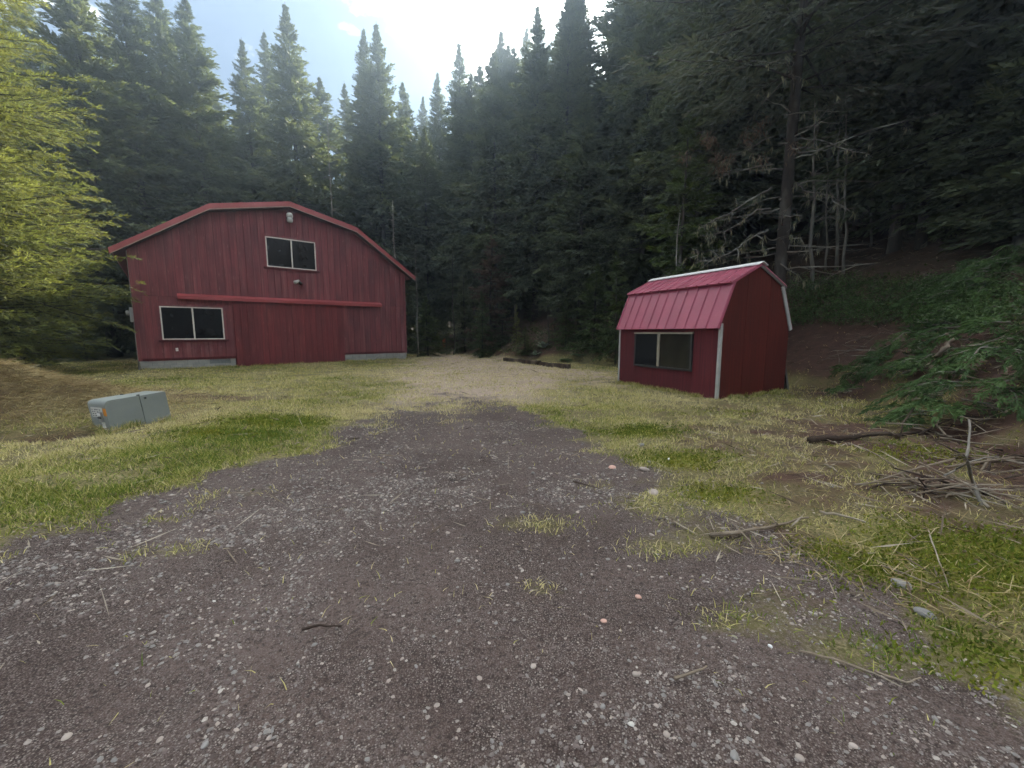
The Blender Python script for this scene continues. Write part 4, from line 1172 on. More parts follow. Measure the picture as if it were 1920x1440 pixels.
for k in range(26):     # dead limbs all round the trunk
    h, a, l = rnd.uniform(2.5, 9), rnd.random() * 6.283, rnd.uniform(1.2, 3.4)
    pts = [Vector((0, 0, h))]
    d = Vector((math.cos(a), math.sin(a), rnd.uniform(-.2, .25)))
    for j in range(5): pts.append(pts[-1] + d * l / 5 + Vector((rnd.gauss(0, .06), rnd.gauss(0, .06), rnd.gauss(-.03, .08))))
    mb = MB(); mb.tube(pts, [.03, .026, .02, .015, .01, .005], 4)
    for j in range(2, 6):
        e = pts[j] + Vector((rnd.gauss(0, .3), rnd.gauss(0, .3), rnd.gauss(-.1, .2)))
        mb.tube([pts[j], e], [.008, .003], 3, False)
        if rnd.random() < .3: lich.append(e)
    mb.build('dead_limb', M['twig'], pine, True)
lp = np.repeat(np.array([tuple(p) for p in lich]), 7, 0) + rng.normal(size=(len(lich) * 7, 3)) * .03
ld = unit(np.array([0, 0, -1.0]) + rng.normal(size=lp.shape) * .25)
V, F = kites(lp, ld, rng.uniform(.08, .30, len(lp)), rng.uniform(.006, .016, len(lp)), rng)
link('lichen', np_mesh('lichen', V, F, M['lichen'], rng.random(len(F))), pine)
# browned needle clusters still on the lower limbs
bp = np.array([(at(1180 + a / 3.692, 180 + b / 3.692, PY - 0.5 + rnd.uniform(-.6, .4)) - Vector(pine.location))[:] for a, b in [(525, 290), (390, 415), (600, 410), (690, 430), (820, 280), (905, 200), (1140, 350), (630, 490), (560, 300), (920, 440)] for _ in range(60)])
bp = bp + rng.normal(size=bp.shape) * .12
V, F = kites(bp, unit(rng.normal(size=bp.shape) * .5 + np.array([0, 0, -.8])), rng.uniform(.1, .26, len(bp)), rng.uniform(.008, .016, len(bp)), rng)
link('brown_needles', np_mesh('brown_needles', V, F, M['dead_needles'], rng.random(len(F))), pine)

# bleached snags and dead saplings
def snag(px0, py0, px1, py1, Y, r, label, mat='bark_white', twigs=8, name='dead_snag'):
    a, b = at(px0, py0, Y), at(px1, py1, Y)
    gz = hz(b.x, b.y)
    base = Vector((b.x + (b.x - a.x) * 0.05, b.y, gz - .1))
    o = empty(name, base)
    top, mb = a - base, MB()
    pts = [top * (k / 8) + Vector((rnd.gauss(0, .03), rnd.gauss(0, .03), 0)) * (k > 0) for k in range(9)]
    mb.tube(pts, [r * (1 - .75 * k / 8) for k in range(9)], 6)
    mb.build('trunk', M[mat], o, True)
    for k in range(twigs):
        p = pts[rnd.randrange(2, 8)]
        e = p + Vector((rnd.gauss(0, .35), rnd.gauss(0, .35), rnd.gauss(0, .15)))
        t_ = MB(); t_.tube([p, p.lerp(e, .5) + Vector((0, 0, .04)), e], [r * .35, r * .25, r * .1], 4, False); t_.build('twig', M[mat], o)
    tag(o, label, 'dead tree', 'thin dead trunks right of the shed' if 'right of the shed' in label else 'dead standing trunks')
snag(779, 460, 782, 600, 27.0, .05, 'thin bleached dead pole beside the right barn eave')
snag(968, 190, 967, 470, 31.0, .09, 'tall pale dead trunk in the forest above the timbers', twigs=24)
snag(614, 215, 617, 330, 31.0, .06, 'pale dead trunk above the right slope of the barn roof', twigs=14)
snag(736, 375, 741, 490, 29.0, .06, 'thin dead trunk just above the right roof slope of the barn', twigs=12)
snag(849, 470, 849, 560, 30.0, .05, 'slender grey dead sapling right of the bleached pole', 'bark_pale')
snag(1027, 572, 1029, 625, 24.0, .04, 'short bare sapling stem behind the timbers', 'bark_pale', 5)
snag(1038, 560, 1041, 598, 25.0, .04, 'leaning bare sapling stem right of the short bare stem', 'bark_pale', 5)
snag(1272, 400, 1271, 472, 15.6, .05, 'pale bare stem in front of the light green fir', 'bark_white', 10)
for px, p0, p1, Y, r in ((1522, 190, 520, 15.8, .085), (1546, 300, 520, 16.5, .05), (1568, 240, 510, 16.2, .075), (1580, 170, 515, 15.6, .06), (1626, 280, 520, 16.6, .05), (1688, 220, 500, 16.0, .085), (1712, 300, 500, 16.6, .045), (1752, 300, 500, 16.8, .045), (1800, 280, 490, 15.8, .055), (1868, 300, 480, 15.2, .05)):
    snag(px + 6, p0, px, p1, Y, r, 'thin pale dead trunk standing in the dark forest right of the shed', 'twig', 18)
tree_px('z', 918, 438, 27.8, 'small dead reddish-brown fir in the shade right of the barn', None, 1.1, name='young_fir', leaf='dead_needles')

# ------------------------------------------------------------------ ferns, woolly plants, timbers, marker stake
def fern(px, py, s, label):
    p = hit(px, py)
    o = empty('sword_fern', (p.x, p.y, p.z), rnd.random() * 6)
    for k in range(13):
        a, l = k * 2.4 + rnd.random() * .5, s * rnd.uniform(.7, 1.1)
        t_ = np.linspace(0, 1, 22)
        c = np.stack([np.cos(a) * l * t_ * .85, np.sin(a) * l * t_ * .85, l * (.75 * t_ - .85 * t_ ** 2)], 1)
        P, D, Ln = [], [], []
        sd = np.array([-math.sin(a), math.cos(a), 0])
        for j in range(len(t_)):
            for sg in (1, -1):
                P.append(c[j]); D.append(sd * sg + np.array([math.cos(a), math.sin(a), -.15]) * .35); Ln.append(.17 * s * math.sin(math.pi * (t_[j] * .86 + .14)) + .01)
        P, D, Ln = np.array(P), unit(np.array(D)), np.array(Ln)
        V, F = kites(P, D, Ln, Ln * .13 + .004, rng, 2.0)
        link('frond', np_mesh('frond', V, F, M['fern'], np.clip(rng.random(len(F)) * .4 + rnd.random() * .6, 0, 1)), o)['kind'] = 'stuff'
    tag(o, label, 'fern', 'sword ferns on the bank')
fern(1062, 678, .75, 'low sword fern at the foot of the bank, right end of the timbers')
fern(1086, 668, .85, 'sword fern on the red bank, second from the timbers')
fern(1108, 656, .95, 'big sword fern in the middle of the fern row left of the shed')
fern(1130, 648, .95, 'sword fern high on the bank below the layered young fir')
fern(1152, 642, .9, 'sword fern nearest the left wall of the shed')
fern(1040, 640, .7, 'small shaded fern above the landscape timbers')
def mullein(px, py, s, label):
    p = hit(px, py)
    o = empty('woolly_plant', (p.x, p.y, p.z), 0)
    for k in range(11):
        a, el, l, w = k * 2.4, rnd.uniform(.35, 1.2), s * rnd.uniform(.6, 1.0), s * .17
        d = Vector((math.cos(a) * math.cos(el), math.sin(a) * math.cos(el), math.sin(el))); sd = Vector((-math.sin(a), math.cos(a), 0)); n_ = d.cross(sd)
        mb = MB(); rows = []
        for t_, ww in ((0, .25), (.3, .8), (.6, 1), (.85, .6), (1, .05)):
            c = d * l * t_ + Vector((0, 0, -.35 * l * t_ * t_))
            rows.append((c - sd * w * ww, c - n_ * .02, c + sd * w * ww))
        v = [q for r_ in rows for q in r_]
        f = [(i * 3 + j, i * 3 + j + 1, i * 3 + j + 4, i * 3 + j + 3) for i in range(4) for j in range(2)]
        leaf = mb.add(v, f).build('leaf', M['mullein'], o, True)
        a_ = leaf.data.attributes.new('tint', 'FLOAT', 'FACE'); a_.data.foreach_set('value', [rnd.random()] * 8)
    tag(o, label, 'plant', 'woolly grey plants on the bank')
mullein(1003, 668, .55, 'small grey woolly plant just above the timbers')
mullein(1020, 655, .8, 'large grey woolly leafed plant beside the low fir bush')
mullein(1086, 634, .85, 'grey woolly leafed plant under the layered young fir')

tl = [((946, 677), (978, 680)), ((979, 681), (1012, 685)), ((1014, 686), (1040, 689)), ((1042, 689), (1067, 692))]
tlab = ['leftmost dark landscape timber of the row at the foot of the bank', 'second dark landscape timber from the left in the row', 'short third landscape timber in the row at the bank', 'rightmost landscape timber in the row, nearest the shed']
for ((a, b), (c, d)), lb in zip(tl, tlab):
    p, q = G(a, b), G(c, d)
    p, q = Vector((*p, hz(*p))), Vector((*q, hz(*q)))
    L_ = (q - p).length
    h = .20 + rnd.uniform(-.02, .02)
    mb = MB()
    n = 6
    prof = [(-.1, 0), (.1, 0), (.1, h * .85), (.08, h), (-.08, h), (-.1, h * .85)]
    vs, fs = [], []
    for i in range(n + 1):
        for (yy, zz) in prof: vs.append((L_ * i / n, yy + rnd.gauss(0, .006), zz - .05 * (zz < .01) + rnd.gauss(0, .008)))
    m = len(prof)
    for i in range(n):
        for k in range(m): fs.append((i * m + k, i * m + (k + 1) % m, (i + 1) * m + (k + 1) % m, (i + 1) * m + k))
    fs += [tuple(range(m))[::-1], tuple(range(n * m, n * m + m))]
    o = mb.add(vs, fs).build('landscape_timber', M['timber'])
    o.location = p
    o.rotation_euler = (0, -math.asin((q.z - p.z) / L_), math.atan2(q.y - p.y, q.x - p.x))
    tag(o, lb, 'timber', 'landscape timbers at the foot of the bank')

sp = G(833, 664)
stake = empty('marker_stake', (sp[0], sp[1], hz(*sp)), .4)
tag(stake, 'thin marker stake with orange flagging right of the barn', 'stake')
MB().box(-.02, .02, -.012, .012, -.1, 1.15).build('stake', M['stick'], stake)
fl = MB()
fl.add([(-.09, -.03, 1.14), (.10, -.02, 1.16), (.085, .01, .85), (.07, -.02, .55), (-.05, .01, .50), (-.10, .02, .82), (-.09, .04, 1.14), (.10, .05, 1.16), (.085, .08, .85), (.07, .05, .55), (-.05, .08, .50), (-.10, .09, .82)],
       [(0, 5, 4, 3, 2, 1), (6, 7, 8, 9, 10, 11), (0, 1, 7, 6), (1, 2, 8, 7), (2, 3, 9, 8), (3, 4, 10, 9), (4, 5, 11, 10), (5, 0, 6, 11)]).build('flagging', M['orange_flag'], stake)

# ------------------------------------------------------------------ cut boughs heaped on the right
def bough_pile(px, py, rx, ry, h, n, label, mat='slash', L0=1.0, rot=0.0, up=.1):
    p = hit(px, py)
    o = empty('bough_pile', p, 0)
    g = np.random.default_rng(int(px * 7 + py))
    t_, rr = g.random(n) * 6.283, np.sqrt(g.random(n))
    bx, by = rx * rr * np.cos(t_), ry * rr * np.sin(t_)
    c_, s_ = math.cos(rot), math.sin(rot)
    x_, y_ = bx * c_ - by * s_, bx * s_ + by * c_
    base_z = hmap(p.x + x_, p.y + y_) - p.z
    bz = base_z + h * (1 - rr ** 2) * g.uniform(.5, 1.05, n)
    phi = t_ + rot + g.normal(size=n) * .7
    L = L0 * g.uniform(.6, 1.2, n)
    V, F, tint = sprays(g, np.stack([x_, y_, bz], 1), phi, L, np.radians(g.uniform(-5, 25, n)) + up, g.uniform(.35, .75, n), np.zeros(n), 20, 13, .085, .009, .36, .02)
    gz = hmap(p.x + V[:, 0], p.y + V[:, 1]) - p.z
    V[:, 2] = np.maximum(V[:, 2], gz + .01)
    link('foliage', np_mesh('foliage', V, F, M[mat], tint), o)
    mb = MB()
    for k in range(n):
        a = phi[k]; pts = []
        for s in (0, .4, .8): pts.append((x_[k] + math.cos(a) * L[k] * s, y_[k] + math.sin(a) * L[k] * s, bz[k] + L[k] * (.15 * s - .5 * s * s)))
        mb.tube(pts, [.014, .010, .004], 4, False)
    mb.build('stems', M['twig'], o)['kind'] = 'stuff'
    tag(o, label, 'bough pile', 'heaps of cut fir boughs')
bough_pile(1685, 672, .95, .55, .62, 46, 'heap of cut green boughs on the bank right of the shed', L0=.75)
bough_pile(1612, 694, .45, .25, .22, 12, 'low spray of cut boughs at the left foot of the green heaps', L0=.6)
bough_pile(1862, 722, 1.15, .65, .95, 70, 'largest heap of cut boughs at the right edge, nearest the camera', L0=.75)
bough_pile(1815, 640, .9, .5, .45, 30, 'heap of cut boughs behind the bent bare stick', L0=.75)
bough_pile(1795, 545, .9, .6, .75, 40, 'arched green mound of boughs, left one under the dark trees', L0=.8)
bough_pile(1890, 535, 1.0, .7, .9, 50, 'arched green mound of boughs, right one under the dark trees', L0=.8)

# ------------------------------------------------------------------ sticks and logs
def stick(name, pts_px, r, label, mat='stick', lift=.02, twigs=0, cat='stick', group='loose sticks on the ground', plane=None):
    pts = []
    for i, (px, py) in enumerate(pts_px):
        if plane is None:
            p = hit(px, py); p.z += lift + r * .6
        else: p = at(px, py, plane + .15 * math.sin(i * 2.1))
        pts.append(p)
    fine = []
    for p, q in zip(pts, pts[1:]):
        for j in range(3): fine.append(p.lerp(q, j / 3) + Vector((rnd.gauss(0, r * .35), rnd.gauss(0, r * .35), rnd.gauss(0, r * .25))))
    fine.append(pts[-1])
    o = empty(name, pts[0])
    m, mb = len(fine), MB()
    mb.tube([p - pts[0] for p in fine], [r * (1 - .55 * i / (m - 1)) * rnd.uniform(.88, 1.1) for i in range(m)], 7)
    mb.build('stem', M[mat], o, True)
    for k in range(twigs):
        j = rnd.randrange(1, m)
        e = fine[j] + Vector((rnd.gauss(0, .12), rnd.gauss(0, .12), abs(rnd.gauss(0, .05))))
        t_ = MB(); t_.tube([fine[j] - pts[0], (fine[j].lerp(e, .5) - pts[0]) + Vector((0, 0, .01)), e - pts[0]], [r * .4, r * .3, r * .15], 5); t_.build('twig', M[mat], o)
    tag(o, label, cat, group)
stick('branch', [(1333, 1012), (1400, 1004), (1455, 994), (1515, 978)], .017, 'bent tan branch lying at the edge of the gravel', twigs=2)
stick('branch', [(1535, 965), (1580, 974), (1622, 988)], .014, 'short straight pale branch right of the bent tan branch')
stick('fallen_log', [(1520, 832), (1600, 825), (1680, 820), (1740, 815)], .045, 'long dark grey log on the mossy ground below the green heaps', 'stick_dark', cat='log')
stick('branch', [(1262, 984), (1284, 996), (1303, 1006)], .008, 'small pale stick left of the bent tan branch')
stick('branch', [(565, 1190), (602, 1184), (641, 1184)], .008, 'short dark twig on the gravel left of centre', 'stick_dark')
stick('branch', [(1075, 908), (1100, 914), (1125, 922)], .010, 'dark twig beside the pale stones on the drive', 'stick_dark')
stick('branch', [(1590, 835), (1640, 855), (1700, 895), (1745, 925)], .012, 'long thin grey branch slanting below the dark log', twigs=3)
stick('branch', [(1635, 900), (1660, 925), (1683, 950)], .010, 'thin grey stick standing slanted left of the straw clump')
stick('branch', [(1760, 824), (1820, 835), (1880, 838)], .012, 'pale branch crossing behind the upright grey stick')
stick('branch', [(1500, 1232), (1560, 1245), (1640, 1275), (1690, 1300)], .006, 'thin curved stalk on the gravel at lower right')
stick('branch', [(1265, 1282), (1300, 1270), (1325, 1258)], .008, 'small tan stick right of the white flat stone')
stick('branch', [(1640, 1270), (1700, 1290), (1725, 1283)], .006, 'thin stalk at the lower right corner of the gravel')
stick('branch', [(1740, 1000), (1760, 1060), (1778, 1110)], .006, 'thin pale stalk on the yellow moss')
stick('branch', [(1650, 1065), (1700, 1085), (1760, 1110)], .007, 'curved dry stalk beside the grey flat stone')
stick('branch', [(1545, 875), (1562, 882), (1570, 890)], .012, 'stubby pale stick on the brown soil patch')
Ys = hit(1840, 948).y
stick('upright_stick', [(1840, 948), (1826, 905), (1814, 868), (1816, 825), (1817, 787)], .016, 'bleached upright stick poking out of the brush at the right', 'bark_white', plane=Ys, cat='stick', group=None)
stick('branch', [(1770, 892), (1795, 878), (1814, 868), (1845, 858), (1872, 857)], .009, 'curved grey twig crossing the upright stick', 'bark_white', plane=Ys, group=None)
Yb = hit(1750, 697).y
stick('bent_limb', [(1748, 697), (1755, 668), (1768, 655), (1783, 640), (1786, 632), (1775, 626)], .055, 'thick bent reddish limb stub rising from the cut boughs', 'stick', plane=Yb - .2, cat='limb', group=None)
# tangles of grey sticks
def brush(px, py, rx, ry, h, n, label, mat='stick', r=.010):
    p = hit(px, py)
    o = empty('brush_pile', p, 0)
    for k in range(n):
        x, y = rnd.gauss(0, rx * .45), rnd.gauss(0, ry * .45)
        a, l = rnd.random() * 6.283, rnd.uniform(.25, .9)
        z = hz(p.x + x, p.y + y) - p.z + rnd.random() * h
        d = Vector((math.cos(a), math.sin(a), rnd.gauss(0, .28)))
        q = Vector((x, y, z))
        pts = [q - d * l * .5, q + Vector((rnd.gauss(0, .04), rnd.gauss(0, .04), .03)), q + d * l * .5]
        pts = [Vector((v.x, v.y, max(v.z, hz(p.x + v.x, p.y + v.y) - p.z + .005))) for v in pts]
        rr = r * rnd.uniform(.5, 1.6)
        mb = MB(); mb.tube(pts, [rr, rr * .8, rr * .4], 5); mb.build('stick', M[mat if rnd.random() < .7 else 'stick_dark'], o, True)
    tag(o, label, 'brush pile', 'tangles of bare sticks')
brush(1830, 790, .9, .5, .22, 46, 'tangle of grey sticks below the largest bough heap')
brush(1780, 930, .5, .35, .12, 30, 'tangle of dry stalks at the foot of the upright stick')
brush(1600, 668, .9, .5, .25, 20, 'bare grey branch tangle on the red bank right of the shed', 'twig')
brush(1880, 880, .6, .4, .15, 26, 'tangle of thin sticks right of the upright stick')

# ------------------------------------------------------------------ single stones
def rock_mesh(seed, mat):
    g = random.Random(seed)
    phi_ = (1 + 5 ** .5) / 2
    iv = [(-1, phi_, 0), (1, phi_, 0), (-1, -phi_, 0), (1, -phi_, 0), (0, -1, phi_), (0, 1, phi_), (0, -1, -phi_), (0, 1, -phi_), (phi_, 0, -1), (phi_, 0, 1), (-phi_, 0, -1), (-phi_, 0, 1)]
    fi = [(0, 11, 5), (0, 5, 1), (0, 1, 7), (0, 7, 10), (0, 10, 11), (1, 5, 9), (5, 11, 4), (11, 10, 2), (10, 7, 6), (7, 1, 8), (3, 9, 4), (3, 4, 2), (3, 2, 6), (3, 6, 8), (3, 8, 9), (4, 9, 5), (2, 4, 11), (6, 2, 10), (8, 6, 7), (9, 8, 1)]
    sx, sy = g.uniform(.8, 1.25), g.uniform(.65, 1)
    v = [(x / 1.9 * sx * g.uniform(.75, 1.2), y / 1.9 * sy * g.uniform(.75, 1.2), z / 1.9 * .55 * g.uniform(.75, 1.2)) for x, y, z in iv]
    return MB().add(v, fi).mesh('stone', mat)
def stone(px, py, r, mesh, label, group=None):
    p = hit(px, py)
    o = link('stone', mesh)
    o.location = (p.x, p.y, p.z + r * .04)
    o.scale = (r, r, r)
    o.rotation_euler = (rnd.gauss(0, .2), rnd.gauss(0, .2), rnd.random() * 6)
    m = o.modifiers.new('round', 'SUBSURF'); m.levels = m.render_levels = 1
    tag(o, label, 'stone', group)
stone(1197, 1122, .036, rock_mesh(1, M['stone_pink']), 'largest salmon-pink stone in the middle of the gravel')
stone(1132, 1168, .026, rock_mesh(2, M['stone_pink']), 'small salmon stone left below the largest one')
stone(1193, 1266, .028, rock_mesh(3, M['stone_white']), 'flat pale pink stone on bare dirt in the foreground')
stone(1444, 1217, .018, rock_mesh(4, M['cap_white']), 'small bright white stone at the end of the grass strip')
stone(1203, 836, .07, rock_mesh(5, M['stone_grey']), 'dark grey stone alone on the moss left of the shed')
stone(1208, 882, .075, rock_mesh(6, M['stone_white']), 'pale grey stone at the mossy edge of the drive')
stone(1218, 868, .055, rock_mesh(7, M['stone_grey']), 'grey stone touching the moss behind the pale grey one')
stone(1148, 878, .07, rock_mesh(8, M['stone_pink']), 'pinkish stone at the right edge of the drive')
stone(1690, 1097, .085, rock_mesh(9, M['stone_grey']), 'flat grey stone in the moss at the right')
stone(1735, 1153, .075, rock_mesh(10, M['stone_grey']), 'flat grey stone on the soil at the far right')
stone(1255, 862, .04, rock_mesh(11, M['cap_white']), 'small white stone in the yellow moss')
stone(1225, 925, .09, rock_mesh(12, M['stone_white']), 'broken pale slab at the right edge of the drive')
rocks = [rock_mesh(20 + k, M['stone_white' if k % 2 else 'stone_grey']) for k in range(8)]
spots = [(717, 869), (262, 1013), (705, 898), (668, 927), (738, 948), (857, 950), (980, 962), (848, 1036), (993, 963), (1083, 962), (1235, 998), (1222, 1004), (1103, 1015), (893, 1054), (858, 1054), (823, 1078), (858, 1104), (1180, 1065), (1090, 1080), (985, 1095), (952, 1098), (1475, 1065), (1560, 1080), (1330, 1175), (1565, 1165), (1485, 1172), (1310, 1212), (1600, 1190), (1640, 1215), (1735, 1217), (1750, 1248), (1810, 1243), (1140, 1050), (1020, 900), (1000, 888), (945, 830), (870, 880), (640, 935), (560, 958), (430, 930), (385, 928), (290, 957), (345, 941), (715, 822), (905, 835), (1120, 895), (1165, 905), (1190, 897), (1085, 890), (840, 1000), (590, 1210), (440, 1170), (490, 1060), (125, 1385), (215, 1432), (300, 1395), (385, 1400), (675, 1308), (780, 1250), (900, 1275), (1130, 1330), (1250, 1380), (1420, 1350), (1600, 1400), (1375, 1425), (1500, 1430), (1310, 1290), (1000, 1250), (930, 1170), (1060, 1200)]
for k, (px, py) in enumerate(spots):
    stone(px, py, rnd.uniform(.011, .024) * (1 + max(0, 1100 - py) / 300), rocks[k % 8], 'small pale stone lying loose on the gravel drive', 'loose stones on the drive')

# ------------------------------------------------------------------ gravel, grass, straw, litter
def scatter(n, rmin, rmax, power=1.0, amin=-0.97, amax=0.97):
    u = rng.random(n)
    r = (rmin ** power + (rmax ** power - rmin ** power) * u) ** (1 / power)
    a = rng.uniform(amin, amax, n)
    return r * np.sin(a), r * np.cos(a), r

# gravel
oct_v = np.array([(1, 0, 0), (0, 1, 0), (-1, 0, 0), (0, -1, 0), (0, 0, .8), (0, 0, -.5)], float)
oct_f = np.array([(0, 1, 4), (1, 2, 4), (2, 3, 4), (3, 0, 4), (1, 0, 5), (2, 1, 5), (3, 2, 5), (0, 3, 5)])
cub = []
for th in (0, 1.05, 2.09, 3.14, 4.19, 5.24): cub.append((math.cos(th), math.sin(th), -.1))
for th in (.4, 1.97, 3.54, 5.11): cub.append((.62 * math.cos(th), .62 * math.sin(th), .62))
cub_v = np.array(cub)
cub_f = np.array([(0, 1, 6), (1, 7, 6), (1, 2, 7), (2, 3, 7), (3, 8, 7), (3, 4, 8), (4, 5, 9), (4, 9, 8), (5, 0, 9), (0, 6, 9), (6, 7, 8), (6, 8, 9)])
def stones_np(x, y, r, bv, bf):
    n, k = len(x), len(bv)
    z = hmap(x, y)
    B = bv[None] * rng.uniform(.7, 1.3, (n, k, 1)) * np.stack([r * rng.uniform(.8, 1.3, n), r * rng.uniform(.6, 1, n), r * rng.uniform(.4, .75, n)], 1)[:, None]
    a = rng.random(n) * 6.283
    c, s_ = np.cos(a)[:, None], np.sin(a)[:, None]
    V = np.stack([B[..., 0] * c - B[..., 1] * s_ + x[:, None], B[..., 0] * s_ + B[..., 1] * c + y[:, None], B[..., 2] + z[:, None] + r[:, None] * -.06], -1)
    F = bf[None] + (np.arange(n) * k)[:, None, None]
    tint = np.repeat(np.clip(rng.beta(1.4, 1.9, n), 0, 1), len(bf))
    return V.reshape(-1, 3), F.reshape(-1, 3), tint
VV, FF, TT, off = [], [], [], 0
for n, r0, r1, pw, smin, smax, bv, bf in ((60000, 1.2, 4.6, 1.1, .003, .014, cub_v, cub_f), (105000, 3.6, 16, .6, .006, .028, oct_v, oct_f)):
    x, y, rr = scatter(n, r0, r1, pw)
    fl_ = fields(x, y)
    patch = .6 * fbm(x * 1.3, y * 1.3, 77, 3) + .4 * fbm(x * .45, y * .45, 78, 3)
    keep = rng.random(n) < np.clip(fl_['gravel'] * (0.16 + 3.2 * np.clip(patch - .40, 0, 1) * 1.9) + .02 + .25 * np.clip(fl_['soil'], 0, 1) * (fl_['dc'] < 0) * .3, 0, 1)
    x, y, rr = x[keep], y[keep], rr[keep]
    size = smin + (smax - smin) * rng.random(len(x)) ** 3.5
    V, F, tt = stones_np(x, y, size, bv, bf)
    VV.append(V); FF.append(F + off); TT.append(tt); off += len(V)
o = link('gravel', np_mesh('gravel', np.concatenate(VV), np.concatenate(FF), M['gravel'], np.concatenate(TT)))
tag(o, 'loose grey and pinkish gravel spread over the drive', None, None, 'stuff')

# grass blades
def blades(x, y, h, w, lean, tint, tris=3):
    n = len(x)
    z = hmap(x, y)
    a = rng.random(n) * 6.283
    b = rng.random(n) * 6.283
    sd = np.stack([np.cos(a), np.sin(a), np.zeros(n)], 1) * w[:, None] * .5
    ld = np.stack([np.cos(b), np.sin(b), np.zeros(n)], 1) * (h * lean)[:, None]
    p = np.stack([x, y, z - .004], 1)
    upv = np.array([0, 0, 1.0]) * (h * np.sqrt(np.clip(1 - np.clip(lean, 0, .97) ** 2, .05, 1)))[:, None]
    if tris == 1:
        V = np.stack([p - sd, p + sd, p + ld + upv], 1).reshape(-1, 3)
        return V, np.arange(n * 3).reshape(n, 3), tint
    m = p + ld * .4 + upv * .62
    V = np.stack([p - sd, p + sd, m - sd * .8, m + sd * .8, p + ld * 1.15 + upv * .95], 1).reshape(-1, 3)
    F = (np.array([(0, 1, 3), (0, 3, 2), (2, 3, 4)])[None] + (np.arange(n) * 5)[:, None, None]).reshape(-1, 3)
    return V, F, np.repeat(tint, 3)
def grass_field(n, r0, r1, pw, tris, hs, ws):
    x, y, rr = scatter(n, r0, r1, pw)
    f = fields(x, y)
    clump = fbm(x * 2.6, y * 2.6, 55, 3)
    g_ = np.clip(1 - 1.25 * f['gravel'], .004, 1) * np.clip(1 - 1.15 * f['soil'], .05, 1) * np.clip(1 - .55 * f['tan'] * (1 - f['straw']), .1, 1) * np.clip(1.4 - sstep(0.5, 4, f['dc']) * 1.6, .0, 1)
    g_ = g_ * (1 - .85 * ell(x, y, 4.8, 4.8, 2.6, 3.4))
    keep = rng.random(n) < g_ * np.clip((clump - .30) * 3.4, .10, 1)
    # keep the blades out of the buildings
    for cx, cy, rz_, lx, ly in ((-15.76, 17.422, .697, BW, BD), (4.799, 9.542, 2.016 - math.pi / 2, SD, SL)):
        c, s_ = math.cos(rz_), math.sin(rz_)
        u, v = (x - cx) * c + (y - cy) * s_, -(x - cx) * s_ + (y - cy) * c
        keep &= ~((u > 0) & (u < lx) & (v > 0) & (v < ly))
    x, y, rr = x[keep], y[keep], rr[keep]
    f = {k: v[keep] for k, v in f.items()}
    n = len(x)
    big = fbm(x * .5, y * .5, 91, 3)
    dry = np.clip(.52 + .14 * sstep(1, 4, x) + (big - .5) * 1.3 + .45 * f['tan'] + .5 * f['straw'] - .6 * f['moss'] + rng.normal(size=n) * .26, 0, 1)
    h = hs * rng.uniform(.45, 1.3, n) * (1 + .7 * f['straw']) * (1 - .45 * f['moss'])
    return blades(x, y, h, ws * (1 + rr * .16), np.clip(rng.normal(.75, .22, n), .05, 1.2), dry, tris)
VV, FF, TT, off = [], [], [], 0
for args in ((260000, 1.9, 9, .75, 3, .06, .0042), (520000, 5, 32, .45, 1, .085, .0056)):
    V, F, tt = grass_field(*args)
    VV.append(V); FF.append(F + off); TT.append(tt); off += len(V)
ex, ey = [], []
def along(p, q, n, sp=.07):
    t_ = rng.random(n)
    nrm = np.array([q[1] - p[1], -(q[0] - p[0])]); nrm = nrm / np.hypot(*nrm)
    d_ = np.abs(rng.normal(size=n)) * sp + .02
    ex.append(p[0] + (q[0] - p[0]) * t_ + nrm[0] * d_); ey.append(p[1] + (q[1] - p[1]) * t_ + nrm[1] * d_)
sp_ = lambda x_, y_: shed_pt(x_, y_, 0)[:2]
along(sp_(0, SL), sp_(0, 0), 1500); along(sp_(0, 0), sp_(SD, 0), 1200)
bc, bs = math.cos(.697), math.sin(.697)
along((-15.76, 17.422), (-15.76 + BW * bc, 17.422 + BW * bs), 4000, .15)
along((-6.75, 6.72), (-6.32, 6.30), 260, .06); along((-6.32, 6.30), (-5.9, 7.05), 420, .06)
ex, ey = np.concatenate(ex), np.concatenate(ey); n = len(ex)
ck = fbm(ex * 3, ey * 3, 66, 2) > .42
ex, ey = ex[ck], ey[ck]; n = len(ex)
rr = np.hypot(ex, ey)
V, F, tt = blades(ex, ey, .10 * rng.uniform(.5, 1.6, n), .004 * (1 + rr * .12), np.clip(rng.normal(.55, .25, n), .05, 1), np.clip(rng.normal(.5, .28, n), 0, 1), 3)
VV.append(V); FF.append(F + off); TT.append(tt); off += len(V)
o = link('grass', np_mesh('grass', np.concatenate(VV), np.concatenate(FF), M['grass'], np.concatenate(TT)))
tag(o, 'short green and straw-coloured grass of the clearing', None, None, 'stuff')

# matted dry straw on the mound and dry stalks on the right
def lying(x, y, l, w, tint, zlift=.03):
    n = len(x)
    a = rng.random(n) * 6.283
    d = np.stack([np.cos(a), np.sin(a), rng.normal(size=n) * .22], 1)
    p = np.stack([x, y, hmap(x, y) + zlift * rng.random(n)], 1)
    V, F = kites(p, unit(d), l, w, rng, 1.2)
    return V, F, tint
n = 26000
x, y = rng.normal(-9.8, 1.5, n), rng.normal(7.9, 1.0, n)
V1 = lying(x, y, rng.uniform(.10, .42, n), rng.uniform(.002, .006, n), np.clip(rng.beta(1.6, 2.2, n) * .75 + .5 * (fbm(x * 1.4, y * 1.4, 12, 3) - .4), 0, 1), .14)
n = 5000
x, y, rr = scatter(n, 3.2, 9, .8, .55, .97)
k_ = rng.random(n) < .12 + .4 * (fbm(x * 1.2, y * 1.2, 40, 2) > .5)
